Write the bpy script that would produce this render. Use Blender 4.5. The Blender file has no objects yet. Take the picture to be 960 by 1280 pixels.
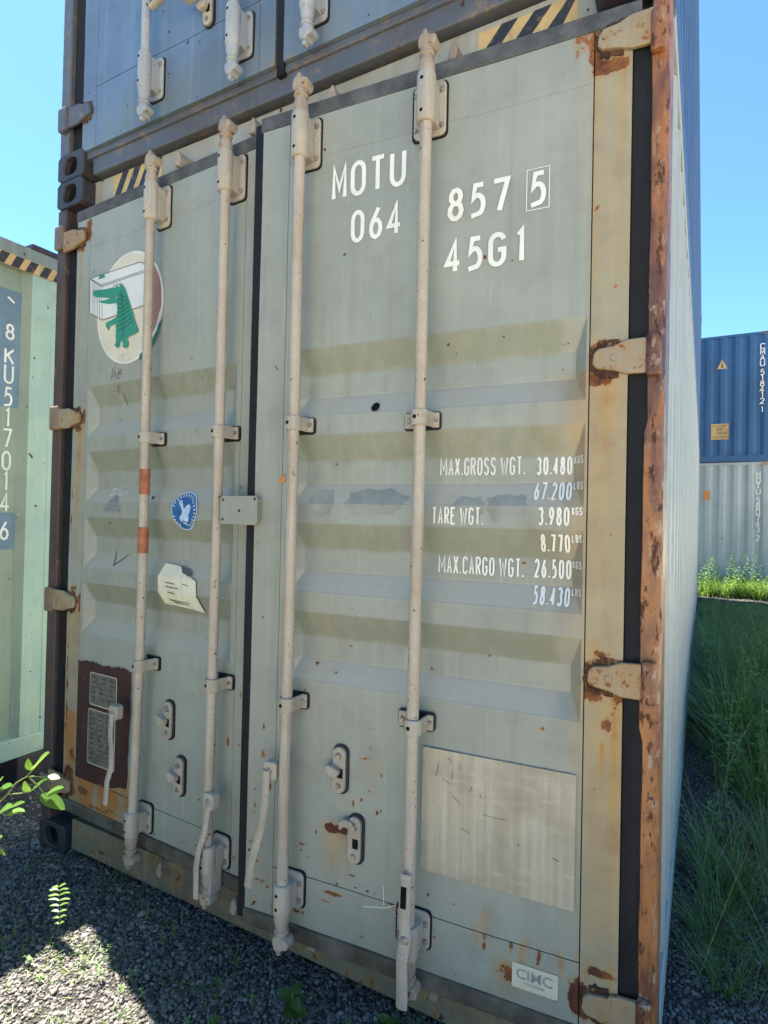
import bpy, bmesh, math, random
import numpy as np
from mathutils import Vector, Matrix
from mathutils.geometry import tessellate_polygon
random.seed(7); rng = np.random.default_rng(7)
S = bpy.context.scene
COL = S.collection
# ------------------------------------------------------------------ camera
YAW, PITCH, ROLL, FPX = 0.5016, 0.0128, 0.0215, 728.0
fw = Vector((-math.sin(YAW)*math.cos(PITCH), math.cos(YAW)*math.cos(PITCH), math.sin(PITCH)))
rt = Vector((math.cos(YAW), math.sin(YAW), 0)); up = rt.cross(fw)
r2 = rt*math.cos(ROLL) + up*math.sin(ROLL); u2 = -rt*math.sin(ROLL) + up*math.cos(ROLL)
cam_d = bpy.data.cameras.new('camera'); cam = bpy.data.objects.new('camera', cam_d); COL.objects.link(cam)
cam.matrix_world = Matrix(((r2.x, u2.x, -fw.x, 2.5226), (r2.y, u2.y, -fw.y, -1.5398), (r2.z, u2.z, -fw.z, 1.4468), (0, 0, 0, 1)))
cam_d.sensor_fit = 'VERTICAL'; cam_d.sensor_height = 24; cam_d.lens = FPX/1280*24
cam_d.clip_start = 0.05; cam_d.clip_end = 3000
S.camera = cam
# ------------------------------------------------------------------ light
SUN_EL = math.radians(64.4); SX, SY = -0.952, 0.307
w = bpy.data.worlds.new('World'); S.world = w; w.use_nodes = True
nt = w.node_tree; nt.nodes.clear()
sky = nt.nodes.new('ShaderNodeTexSky'); sky.sky_type = 'NISHITA'; sky.sun_disc = False
sky.sun_elevation = SUN_EL; sky.sun_rotation = math.atan2(SX, SY); sky.altitude = 400; sky.air_density = 1.0; sky.dust_density = 0.35; sky.ozone_density = 3.0
bg = nt.nodes.new('ShaderNodeBackground'); bg.inputs['Strength'].default_value = 0.06
wo = nt.nodes.new('ShaderNodeOutputWorld')
# a few faint fair-weather wisps over the clear sky
tc = nt.nodes.new('ShaderNodeTexCoord'); mp = nt.nodes.new('ShaderNodeMapping'); mp.inputs['Scale'].default_value = (5, 5, 16)
cn = nt.nodes.new('ShaderNodeTexNoise'); cn.inputs['Scale'].default_value = 2.2; cn.inputs['Detail'].default_value = 7; cn.inputs['Roughness'].default_value = .55
cr = nt.nodes.new('ShaderNodeValToRGB'); cr.color_ramp.elements[0].position = .70; cr.color_ramp.elements[1].position = .80
cmx = nt.nodes.new('ShaderNodeMixRGB'); cmx.inputs[2].default_value = (11, 12, 13, 1)
nt.links.new(tc.outputs['Generated'], mp.inputs[0]); nt.links.new(mp.outputs[0], cn.inputs['Vector'])
nt.links.new(cn.outputs[0], cr.inputs[0]); nt.links.new(cr.outputs[0], cmx.inputs[0]); 
tn = nt.nodes.new('ShaderNodeMixRGB'); tn.blend_type = 'MULTIPLY'; tn.inputs[0].default_value = 1; tn.inputs[2].default_value = (.64, .92, 1.0, 1)
nt.links.new(sky.outputs[0], tn.inputs[1]); nt.links.new(tn.outputs[0], cmx.inputs[1])
nt.links.new(cmx.outputs[0], bg.inputs['Color']); nt.links.new(bg.outputs[0], wo.inputs['Surface'])
sd = bpy.data.lights.new('sun', 'SUN'); sun = bpy.data.objects.new('sun', sd); COL.objects.link(sun)
sd.energy = 5.0; sd.angle = math.radians(.5); sd.color = (1, .93, .81)
ce = math.cos(SUN_EL)
sun.rotation_euler = Vector((SX*ce, SY*ce, math.sin(SUN_EL))).to_track_quat('Z', 'Y').to_euler(); sun.location = (-5, 2, 12)
S.view_settings.view_transform = 'Standard'; S.view_settings.look = 'None'; S.view_settings.gamma = 1
S.view_settings.use_curve_mapping = False
S.view_settings.exposure = 2.4
S.cycles.max_bounces = 8; S.cycles.diffuse_bounces = 5

# ------------------------------------------------------------------ materials
class N:
    def __init__(s, name):
        s.m = bpy.data.materials.new(name); s.m.use_nodes = True; s.t = s.m.node_tree
        s.b = s.t.nodes['Principled BSDF']; s.o = s.t.nodes['Material Output']
        s.c = s.t.nodes.new('ShaderNodeTexCoord').outputs['Object']
    def n(s, k, **kw):
        x = s.t.nodes.new('ShaderNode'+k)
        for a, v in kw.items(): setattr(x, a, v)
        return x
    def l(s, a, b): s.t.links.new(a, b)
    def val(s, sock, v):
        if hasattr(v, 'is_output'): s.l(v, sock)
        elif isinstance(v, tuple) and len(v) == 3: sock.default_value = (*v, 1)
        else: sock.default_value = v
    def noise(s, sc, det=6, rough=.55, scale=None, off=(0, 0, 0)):
        x = s.n('TexNoise'); x.inputs['Scale'].default_value = sc; x.inputs['Detail'].default_value = det; x.inputs['Roughness'].default_value = rough
        mpp = s.n('Mapping'); mpp.inputs['Location'].default_value = off
        if scale: mpp.inputs['Scale'].default_value = scale
        s.l(s.c, mpp.inputs[0]); s.l(mpp.outputs[0], x.inputs['Vector']); return x.outputs[0]
    def math(s, op, a, b=0.0, clamp=False):
        x = s.n('Math', operation=op, use_clamp=clamp); s.val(x.inputs[0], a); s.val(x.inputs[1], b); return x.outputs[0]
    def sm(s, v, a, b):
        x = s.n('MapRange', interpolation_type='SMOOTHSTEP'); s.val(x.inputs[0], v); x.inputs[1].default_value = a; x.inputs[2].default_value = b; return x.outputs[0]
    def mix(s, f, a, b, mode='MIX'):
        x = s.n('MixRGB', blend_type=mode); s.val(x.inputs[0], f); s.val(x.inputs[1], a); s.val(x.inputs[2], b); return x.outputs[0]
    def attr(s, name):
        x = s.n('Attribute'); x.attribute_name = name; return x.outputs['Fac']
    def bump(s, h, st, d=.002):
        x = s.n('Bump'); x.inputs['Strength'].default_value = st; x.inputs['Distance'].default_value = d; s.l(h, x.inputs['Height']); s.l(x.outputs[0], s.b.inputs['Normal'])

def mulc(c, k): return tuple(min(1, x*k) for x in c)

def paint(name, base, base2=None, rust=0.0, rough=.5, streak=.25, speck=.0, dirt=(.16, .13, .10), dirtk=.2, rustcol=None, scale=1.0, bump=.25, spec=.4, aniso=1.0, grain=0.0):
    """weathered paint; vertex attributes 'rust' and 'stain' put corrosion where the real thing has it"""
    k = N(name)
    base2 = base2 or mulc(base, .8)
    big = k.noise(1.7*scale, 5, .6); mid = k.noise(11*scale, 8, .62); fine = k.noise(140*scale, 4, .6)
    st = k.noise(1.0*scale, 6, .6, scale=(28, 28, 1.1))
    c = k.mix(k.sm(big, .35, .68), base, base2)
    c = k.mix(k.math('MULTIPLY', k.sm(st, .48, .75), streak), c, mulc(base, 1.3))
    c = k.mix(k.math('MULTIPLY', k.sm(k.noise(1.0*scale, 6, .6, scale=(17, 17, .8), off=(4, 2, 7)), .52, .8), dirtk), c, dirt)
    c = k.mix(k.math('MULTIPLY', k.sm(mid, .48, .75), .30), c, mulc(base, .58))
    c = k.mix(k.math('MULTIPLY', k.sm(k.noise(3.3*scale, 7, .7, off=(8, 3, 3)), .55, .62), .14), c, mulc(base, .6))
    c = k.mix(k.math('MULTIPLY', k.sm(k.noise(1*scale, 7, .65, scale=(60, 60, 3.5), off=(1, 5, 2)), .60, .68), .22), c, mulc(base, 1.5))
    gr = k.attr('grime_shade')       # mildew drips plus painted-in shade on folds, shade beside rods, mud at foot
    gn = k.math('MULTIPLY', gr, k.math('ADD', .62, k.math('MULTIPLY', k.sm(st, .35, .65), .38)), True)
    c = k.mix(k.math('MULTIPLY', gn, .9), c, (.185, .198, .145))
    c = k.mix(k.math('MULTIPLY', k.attr('dust_light'), 1.0), c, (.42, .385, .32))  # tan dust colour that also paints warmer light onto up-facing folds
    if grain:
        c = k.mix(k.math('MULTIPLY', k.sm(k.noise(260, 3, .6), .52, .66), grain), c, (.20, .12, .08))
        c = k.mix(k.math('MULTIPLY', k.sm(k.noise(190, 3, .6, off=(3, 3, 3)), .56, .7), grain*.7), c, (.62, .58, .52))
    # stains run down from attribute
    sa = k.attr('stain')
    stain = k.math('MULTIPLY', sa, k.math('ADD', .65, k.math('MULTIPLY', k.sm(st, .3, .65), .75)), True)
    c = k.mix(stain, c, k.mix(k.sm(mid, .3, .7), (.42, .265, .085), (.30, .15, .045)))
    c = k.mix(k.math('MULTIPLY', k.sm(k.math('ADD', sa, k.math('MULTIPLY', k.math('SUBTRACT', mid, .5), .5)), .72, .95), .85), c, (.36, .15, .045))
    ra = k.math('ADD', k.attr('rust'), rust)
    rn = k.noise(22*scale, 9, .68, off=(3, 1, 2), scale=(1, 1, aniso))
    v = k.math('ADD', ra, k.math('MULTIPLY', k.math('SUBTRACT', rn, .5), 1.5))
    rm = k.sm(v, .47, .56)
    halo = k.sm(v, .28, .56)
    c = k.mix(k.math('MULTIPLY', halo, .55), c, (.36, .20, .075))
    rc = rustcol or ((.30, .115, .035), (.075, .024, .014))
    rcol = k.mix(k.sm(k.noise(9*scale, 8, .7, off=(7, 7, 1), scale=(1, 1, aniso)), .36, .62), rc[0], rc[1])
    rcol = k.mix(k.math('MULTIPLY', k.sm(fine, .5, .8), .5), rcol, (.03, .012, .008))
    c = k.mix(rm, c, rcol)
    if speck:
        sp = k.sm(k.noise(30*scale, 3, .5, off=(1, 9, 4)), .78-.06*speck, .80-.06*speck)
        c = k.mix(sp, c, (.055, .022, .012))
    k.l(c, k.b.inputs['Base Color'])
    r = k.math('ADD', rough, k.math('MULTIPLY', k.math('SUBTRACT', mid, .5), .35))
    r = k.mix(rm, r, (.9, .9, .9)); k.l(r, k.b.inputs['Roughness'])
    k.b.inputs['Specular IOR Level'].default_value = spec
    h = k.math('ADD', k.math('MULTIPLY', fine, .25), k.math('MULTIPLY', rm, k.math('ADD', .6, k.noise(70*scale, 6, .7))))
    k.bump(k.math('ADD', h, k.math('MULTIPLY', k.noise(5*scale, 2, .5), .8)), bump, .0025)
    return k.m

def plain(name, col, rough=.6, var=.15, sc=30, spec=.3, bump=.1, metal=0):
    k = N(name); n = k.noise(sc, 6, .6)
    k.l(k.mix(k.sm(n, .3, .7), mulc(col, 1-var), mulc(col, 1+var)), k.b.inputs['Base Color'])
    k.b.inputs['Roughness'].default_value = rough; k.b.inputs['Specular IOR Level'].default_value = spec; k.b.inputs['Metallic'].default_value = metal
    k.bump(k.noise(sc*3, 4, .6), bump, .001); return k.m

M = {}
M['door'] = paint('door_paint', (.302, .315, .276), (.25, .265, .235), streak=.25, speck=.8, dirtk=.42)
M['rail'] = paint('frame_paint', (.302, .311, .27), (.25, .26, .228), streak=.25, speck=1, dirtk=.45)
M['stile_r'] = paint('stained_paint', (.30, .29, .225), (.31, .27, .175), streak=.3, speck=1, dirtk=.3)
k = N('rusty_post')     # satin paint burnt orange by rust, long maroon-brown stretches, pits and flaked spots
z1_ = k.noise(1, 4, .55, scale=(3, 3, 1.5), off=(2, 2, .4)); z2_ = k.noise(1, 7, .65, scale=(45, 45, 3.2)); z3_ = k.noise(1, 6, .6, scale=(22, 22, 7), off=(5, 1, 3))
c = k.mix(k.sm(k.math('ADD', z1_, k.math('MULTIPLY', k.math('SUBTRACT', z3_, .5), .7)), .38, .60), (.33, .13, .042), (.115, .045, .030))
c = k.mix(k.math('MULTIPLY', k.sm(z2_, .52, .70), .45), c, (.11, .045, .028)); c = k.mix(k.math('MULTIPLY', k.sm(k.noise(1, 9, .7, scale=(26, 26, 13), off=(9, 4, 1)), .54, .60), .75), c, (.34, .245, .17))
pit = k.sm(k.noise(1, 9, .72, scale=(44, 44, 15), off=(1, 8, 2)), .55, .60); c = k.mix(k.math('MULTIPLY', pit, .9), c, (.055, .022, .016))
c = k.mix(k.math('MULTIPLY', k.sm(k.noise(170, 4, .7), .55, .7), .4), c, (.07, .03, .02))
k.l(c, k.b.inputs['Base Color']); k.l(k.mix(pit, (.42, .42, .42), (.9, .9, .9)), k.b.inputs['Roughness']); k.bump(k.math('ADD', k.math('MULTIPLY', z2_, .6), k.math('ADD', k.math('MULTIPLY', pit, -.8), k.noise(60, 5, .6))), .7, .0025); M['post'] = k.m
M['post_dark'] = paint('dark_rusty_post', (.085, .055, .05), (.05, .035, .035), rust=.2, streak=.4, rustcol=((.12, .045, .025), (.035, .015, .012)))
M['header'] = paint('header_paint', (.33, .31, .26), (.26, .23, .185), rust=.16, streak=.3, dirtk=.5, speck=1)
M['sill'] = paint('sill_paint', (.21, .19, .135), (.12, .10, .072), rust=.37, streak=.3, dirtk=.7, speck=1)
M['gasket'] = paint('rubber', (.010, .011, .014), (.016, .016, .019), streak=.5, dirtk=.5, dirt=(.05, .045, .04), rough=.75, spec=.2, bump=.6)
M['black_chip'] = paint('chipped_black', (.022, .022, .028), (.03, .028, .03), rust=.24, scale=2.2, rustcol=((.30, .17, .08), (.10, .05, .03)))
M['gasket_grey'] = plain('dusty_rubber', (.085, .088, .092), .85, .35, 14, .2)
M['gasket_brown'] = plain('muddy_rubber', (.10, .088, .07), .9, .4, 10, .2)
M['hole'] = plain('dark_hole', (.008, .008, .009), .9, .2, 20, .1)
M['rod'] = paint('rod_paint', (.43, .375, .31), (.36, .30, .24), rust=.13, bump=.9, grain=.28, streak=.45, scale=2.2, dirtk=.65, dirt=(.15, .12, .095), rough=.6, speck=1.6, rustcol=((.34, .19, .10), (.13, .06, .04)))
M['rodfit'] = paint('fitting_paint', (.41, .37, .31), (.32, .28, .23), rust=.17, bump=.9, grain=.22, streak=.3, scale=2.6, dirtk=.4, rough=.6, speck=1)
M['cam'] = paint('forging', (.36, .31, .26), (.24, .19, .155), rust=.32, streak=.3, scale=2.6, dirtk=.5, rough=.7)
M['steel'] = plain('bare_steel', (.30, .26, .22), .45, .4, 60, .5, .3, .5)
M['hinge'] = paint('hinge_paint', (.30, .265, .20), (.30, .19, .09), rust=.36, streak=.3, scale=2, dirtk=.4)
M['post_hinge'] = paint('dark_hinge_paint', (.20, .155, .12), (.13, .09, .07), rust=.3, scale=2, dirtk=.4)
M['rustlump'] = paint('heavy_rust', (.16, .065, .03), (.09, .035, .02), rustcol=((.13, .055, .028), (.035, .015, .012)), rust=.6, streak=.1, scale=2, bump=1.0)
M['cast_dark'] = paint('dark_casting', (.045, .04, .045), (.03, .026, .03), rust=.12, streak=.2, rustcol=((.07, .03, .02), (.025, .012, .01)))
M['side'] = paint('side_paint', (.35, .375, .365), (.31, .335, .33), rust=.02, streak=.35, speck=.6, dirtk=.25, scale=.8)
M['updoor'] = paint('blue_door_paint', (.12, .19, .31), (.09, .125, .19), rust=.08, streak=.45, speck=1.6, dirtk=.75, dirt=(.11, .095, .085))
M['upframe'] = paint('dark_blue_frame', (.085, .10, .13), (.08, .07, .07), rust=.24, rustcol=((.12, .06, .04), (.04, .022, .018)), streak=.35, dirtk=.8, speck=1, dirt=(.12, .10, .09))
M['upside'] = paint('blue_side_paint', (.045, .095, .21), (.035, .07, .16), rust=.0, streak=.3, speck=.4, dirtk=.25)
M['farblue'] = paint('far_blue_paint', (.03, .105, .235), (.025, .08, .18), streak=.4, scale=.35, dirtk=.3, dirt=(.08, .10, .13))
M['fargrey'] = paint('far_grey_paint', (.36, .41, .42), (.30, .35, .36), streak=.4, scale=.35, dirtk=.35, speck=.4)
M['mint_rail'] = paint('mint_rail_paint', (.22, .30, .27), (.16, .19, .165), rust=.27, streak=.3, dirtk=.6, speck=2)
M['mint'] = paint('mint_paint', (.36, .46, .36), (.27, .385, .345), rust=-.03, streak=.3, speck=1.3, dirtk=.45, scale=1.0)
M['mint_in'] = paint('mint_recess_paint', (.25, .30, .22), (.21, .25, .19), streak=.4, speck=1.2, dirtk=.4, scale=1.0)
M['patch'] = plain('repaint_blue', (.13, .20, .26), .5, .12, 8)
def worn(name, col, under, lo=.60, hi=.66, sc=45):
    k = N(name); c = k.mix(k.sm(k.noise(6, 6, .6), .35, .7), col, mulc(col, .86))
    c = k.mix(k.math('MULTIPLY', k.sm(k.noise(sc, 9, .75), lo, hi), .85), c, under)
    c = k.mix(k.math('MULTIPLY', k.sm(k.noise(1, 7, .65, scale=(40, 40, 2)), .58, .78), .18), c, mulc(under, .9))
    k.l(c, k.b.inputs['Base Color']); k.b.inputs['Roughness'].default_value = .6; k.b.inputs['Specular IOR Level'].default_value = .3; return k.m
M['white'] = worn('white_marking', (.76, .76, .72), (.42, .43, .39), .71, .77)
M['white_old'] = worn('white_old_print', (.70, .70, .64), (.30, .30, .26), .62, .68, 30)
M['yellow'] = paint('hazard_yellow', (.55, .38, .16), (.40, .24, .11), rust=.24, scale=2, dirtk=.6)
M['black'] = plain('black_marking', (.018, .019, .025), .5, .3, 30)
M['primer'] = paint('maroon_primer', (.060, .022, .019), (.042, .018, .015), rust=.12, streak=.4, dirtk=.5, rough=.8, rustcol=((.13, .05, .02), (.03, .012, .01)))
M['maker'] = plain('csc_plate', (.13, .125, .105), .6, .35, 40, .4, .5)
M['makerline'] = plain('csc_plate_print', (.07, .065, .055), .6, .2, 40)
M['line'] = plain('print_grey_line', (.10, .09, .095), .6, .1, 40)
M['cream'] = worn('cream_print', (.62, .57, .45), (.30, .30, .26), .62, .68, 30)
M['paper'] = worn('paper_print', (.66, .66, .64), (.30, .30, .26), .62, .68, 30)
M['salmon'] = worn('salmon_print', (.36, .18, .14), (.30, .30, .26), .62, .68, 30)
M['croc'] = worn('croc_print', (.035, .25, .18), (.30, .30, .26), .62, .68, 30)
M['crocdark'] = plain('dark_green_print', (.018, .11, .075), .5, .1, 40)
M['teal'] = plain('bottle_green_print', (.03, .13, .085), .5, .3, 60)
M['blueprint'] = plain('blue_print', (.02, .105, .30), .4, .15, 30)
M['bluelight'] = plain('pale_blue_print', (.42, .52, .68), .4, .2, 90)
M['torn'] = paint('torn_foil', (.66, .65, .52), (.60, .58, .44), rust=.0, scale=3, streak=.2, dirtk=.3, rough=.35)
M['label_cream'] = worn('label_cream_print', (.60, .57, .44), (.30, .30, .26), .62, .68, 30)
M['label_ink'] = plain('faded_ink', (.27, .28, .27), .5, .15, 60)
M['tape'] = plain('brown_tape', (.33, .115, .055), .5, .25, 30)
M['orange'] = plain('orange_label', (.55, .22, .06), .5, .2, 30)
k = N('bare_plate')  # big unpainted plate: brushed vertical streaks, scratches
st = k.noise(1, 7, .62, scale=(60, 60, 2)); bl = k.noise(5, 7, .6)
c = k.mix(k.sm(st, .35, .7), (.37, .335, .26), (.47, .44, .36)); c = k.mix(k.math('MULTIPLY', k.sm(bl, .42, .68), .7), c, (.27, .245, .19))
c = k.mix(k.math('MULTIPLY', k.sm(k.noise(1, 8, .7, scale=(9, 9, 40), off=(4, 4, 4)), .5, .7), .35), c, (.56, .53, .45))
c = k.mix(k.sm(k.noise(26, 5, .6, off=(2, 3, 1)), .74, .78), c, (.09, .07, .06))
k.l(c, k.b.inputs['Base Color']); k.b.inputs['Roughness'].default_value = .5; k.b.inputs['Metallic'].default_value = .15; k.bump(st, .25, .001); k.b.inputs['Specular IOR Level'].default_value = .3; M['plate'] = k.m

k = N('gravel_soil')
n1 = k.noise(.9, 6, .6); n2 = k.noise(45, 8, .7); n3 = k.noise(180, 4, .7)
c = k.mix(k.sm(n2, .3, .7), (.032, .029, .028), (.08, .074, .07)); c = k.mix(k.math('MULTIPLY', k.sm(n1, .5, .7), .5), c, (.075, .07, .045))
sx = k.n('SeparateXYZ'); k.l(k.c, sx.inputs[0])
wob = k.math('MULTIPLY', k.math('SUBTRACT', k.noise(1.3, 5, .6), .5), 1.4)
op = k.math('MAXIMUM', k.sm(k.math('ADD', k.math('MULTIPLY', sx.outputs[1], -1.0), wob), 1.15, 1.9), k.sm(k.math('ADD', sx.outputs[0], wob), 5.3, 6.3))
c = k.mix(op, c, k.mix(k.sm(n2, .3, .7), (.50, .425, .30), (.70, .61, .45)))  # unseen pale ground, added to bounce warm sunlight onto the shaded doors
k.l(c, k.b.inputs['Base Color']); k.b.inputs['Roughness'].default_value = .95; k.bump(k.math('ADD', n2, n3), .9, .012); M['soil'] = k.m

k = N('gravel_stone')
oi = k.n('Attribute'); oi.attribute_name = 'tint'
c = k.mix(oi.outputs['Fac'], (.042, .036, .033), (.37, .34, .31)); k.l(k.mix(k.math('MULTIPLY', k.noise(160, 3, .6), .5), c, (.10, .095, .09)), k.b.inputs['Base Color'])
k.b.inputs['Roughness'].default_value = .85; M['stone'] = k.m

def leafmat(name, c1, c2, trans=.35, rough=.45):
    k = N(name); a = k.n('Attribute'); a.attribute_name = 'tint'
    c = k.mix(a.outputs['Fac'], c1, c2); c = k.mix(k.math('MULTIPLY', k.noise(40, 4, .6), .25), c, mulc(c1, .7))
    k.l(c, k.b.inputs['Base Color']); k.b.inputs['Roughness'].default_value = rough
    tr = k.n('BsdfTranslucent'); k.l(k.mix(.5, c, (.25, .38, .04), 'ADD'), tr.inputs[0])
    mx = k.n('MixShader'); mx.inputs[0].default_value = trans; k.l(k.b.outputs[0], mx.inputs[1]); k.l(tr.outputs[0], mx.inputs[2]); k.l(mx.outputs[0], k.o.inputs[0]); return k.m
M['grass'] = leafmat('grass_blades', (.03, .09, .02), (.20, .30, .085), .3)
M['weed2'] = leafmat('weed_leaf', (.08, .18, .04), (.20, .34, .09), .3, .5)
M['dry'] = leafmat('dry_stalks', (.22, .21, .10), (.40, .36, .20), .2, .7)
M['leaf'] = leafmat('fresh_leaf', (.07, .16, .025), (.14, .25, .05), .4, .35)
M['weed'] = leafmat('dark_leaf', (.035, .085, .02), (.06, .13, .03), .25, .5)
M['stem'] = plain('green_stem', (.14, .19, .06), .6, .2, 50)

# ------------------------------------------------------------------ helpers
def tag(o, label=None, cat=None, group=None, kind=None):
    if label: o['label'] = label
    if cat: o['category'] = cat
    if group: o['group'] = group
    if kind: o['kind'] = kind
    return o
def empty(name, loc=(0, 0, 0), rz=0, parent=None):
    o = bpy.data.objects.new(name, None); COL.objects.link(o); o.location = loc; o.rotation_euler[2] = rz; o.parent = parent
    o.empty_display_size = .2; return o
def link(name, me, mat, parent=None, loc=None):
    o = bpy.data.objects.new(name, me); COL.objects.link(o)
    if mat is not None and not me.materials:
        for m_ in (mat if isinstance(mat, list) else [mat]): me.materials.append(m_)
    if parent: o.parent = parent
    if loc: o.location = loc
    return o
class MB:
    def __init__(s): s.v = []; s.f = []; s.mi = []; s.cur = 0
    def add(s, vs, fs):
        o = len(s.v); s.v += [tuple(a) for a in vs]; s.f += [tuple(i+o for i in f) for f in fs]; s.mi += [s.cur]*len(fs); return s
    def box(s, x0, x1, y0, y1, z0, z1):
        v = [(x, y, z) for z in (z0, z1) for y in (y0, y1) for x in (x0, x1)]
        return s.add(v, [(0, 2, 3, 1), (4, 5, 7, 6), (0, 1, 5, 4), (2, 6, 7, 3), (0, 4, 6, 2), (1, 3, 7, 5)])
    def prism(s, pts, y0, y1):      # outline in x,z ; y0 front
        n = len(pts); v = [(x, y0, z) for x, z in pts]+[(x, y1, z) for x, z in pts]
        return s.add(v, [tuple(range(n)), tuple(range(2*n-1, n-1, -1))]+[(i, i+n, (i+1) % n+n, (i+1) % n) for i in range(n)])
    def sweep(s, pts, r, n=12, cap=True, sq=None):
        """round (or elliptical: sq=(ra,rb)) section along a polyline; r may be list"""
        P = [Vector(p) for p in pts]; rr = r if isinstance(r, (list, tuple)) else [r]*len(P); vs = []; ref = None
        for i, p in enumerate(P):
            t = (P[min(i+1, len(P)-1)]-P[max(i-1, 0)]).normalized()
            if ref is None: ref = Vector((1, 0, 0)) if abs(t.x) < .9 else Vector((0, 1, 0))
            a = (ref-t*ref.dot(t)).normalized(); b = t.cross(a); ref = a
            for j in range(n):
                q = 2*math.pi*j/n; ca, cb = math.cos(q), math.sin(q)
                if sq: ca *= sq[0]; cb *= sq[1]
                vs.append(p+(a*ca+b*cb)*rr[i])
        fs = [(i*n+j, i*n+(j+1) % n, (i+1)*n+(j+1) % n, (i+1)*n+j) for i in range(len(P)-1) for j in range(n)]
        if cap: fs += [tuple(range(n-1, -1, -1)), tuple((len(P)-1)*n+j for j in range(n))]
        return s.add(vs, fs)
    def bolt(s, x, y, z, r=.007, h=.005):   # domed bolt head facing -y
        n = 8; vs = [(x+r*math.cos(2*math.pi*j/n), y, z+r*math.sin(2*math.pi*j/n)) for j in range(n)]+[(x+.7*r*math.cos(2*math.pi*j/n), y-h, z+.7*r*math.sin(2*math.pi*j/n)) for j in range(n)]
        return s.add(vs, [(j, (j+1) % n, (j+1) % n+n, j+n) for j in range(n)]+[tuple(range(n, 2*n))])
    def build(s, name, mat, parent=None, bev=0, smooth=None, loc=None):
        me = bpy.data.meshes.new(name); me.from_pydata(s.v, [], s.f); 
        b = bmesh.new(); b.from_mesh(me); bmesh.ops.recalc_face_normals(b, faces=b.faces)
        b.to_mesh(me); b.free()
        if isinstance(mat, list):
            for i, p in enumerate(me.polygons): p.material_index = s.mi[i]
        o = link(name, me, mat, parent, loc)
        if bev:
            md = o.modifiers.new('bevel', 'BEVEL'); md.width = bev; md.segments = 2; md.limit_method = 'ANGLE'; md.angle_limit = .7
        if smooth:
            for p in me.polygons: p.use_smooth = True
            me.set_sharp_from_angle(angle=smooth)
        return o
def rrect(x0, x1, z0, z1, r, n=4):
    o = []
    for cx, cz, a0 in ((x1-r, z1-r, 0), (x0+r, z1-r, 90), (x0+r, z0+r, 180), (x1-r, z0+r, 270)):
        for i in range(n+1):
            a = math.radians(a0+90*i/n); o.append((cx+r*math.cos(a), cz+r*math.sin(a)))
    return o
def ellipse(cx, cz, a, b, n=40, a0=0, a1=360):
    return [(cx+a*math.cos(math.radians(a0+(a1-a0)*i/n)), cz+b*math.sin(math.radians(a0+(a1-a0)*i/n))) for i in range(n + (0 if a1-a0 == 360 else 1))]

# corrugation profile of the doors (depth into +y)
Z0C, PIT, DEP = 1.970, .2703, .036
def prof(z):
    d = 0
    for i in range(4):
        t = Z0C-i*PIT-z
        if 0 <= t <= .21:
            d = max(d, DEP*min(t/.078, 1, (.21-t)/.062)); 
    return max(d, 0)
BR = sorted([Z0C-i*PIT-t for i in range(4) for t in (0, .078, .148, .21)])
def flat(x, z): return 0.0
def surf_fn(xa, xb):
    def f(x, z):
        e = min(x-xa, xb-x)/.028
        return min(prof(z), max(0, min(1, e))*DEP)
    return f
def decal(polys, surf, off, name, mat, parent, lift=None, thick=0.0):
    """flat outlines laid on the (possibly corrugated) door surface"""
    b = bmesh.new()
    for i, pl in enumerate(polys):
        vs = [b.verts.new((x, -i*0.00001, z)) for x, z in pl]
        for tri in tessellate_polygon([[Vector((x, z, 0)) for x, z in pl]]):
            try: b.faces.new([vs[j] for j in tri])
            except Exception: pass
    zs = [v.co.z for v in b.verts]
    if surf is not flat:
        for zb in BR:
            if min(zs) < zb < max(zs):
                bmesh.ops.bisect_plane(b, geom=b.verts[:]+b.edges[:]+b.faces[:], plane_co=(0, 0, zb), plane_no=(0, 0, 1))
    for v in b.verts: v.co.y += surf(v.co.x, v.co.z)-off+(lift(v.co.x, v.co.z) if lift else 0)
    for f in b.faces:
        f.normal_update()
        if f.normal.y > 0: f.normal_flip()
    if thick:
        r = bmesh.ops.extrude_face_region(b, geom=b.faces[:])
        for v in [g for g in r['geom'] if isinstance(g, bmesh.types.BMVert)]: v.co.y -= thick
        bmesh.ops.recalc_face_normals(b, faces=b.faces)
    me = bpy.data.meshes.new(name); b.to_mesh(me); b.free(); return link(name, me, mat, parent)

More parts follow.
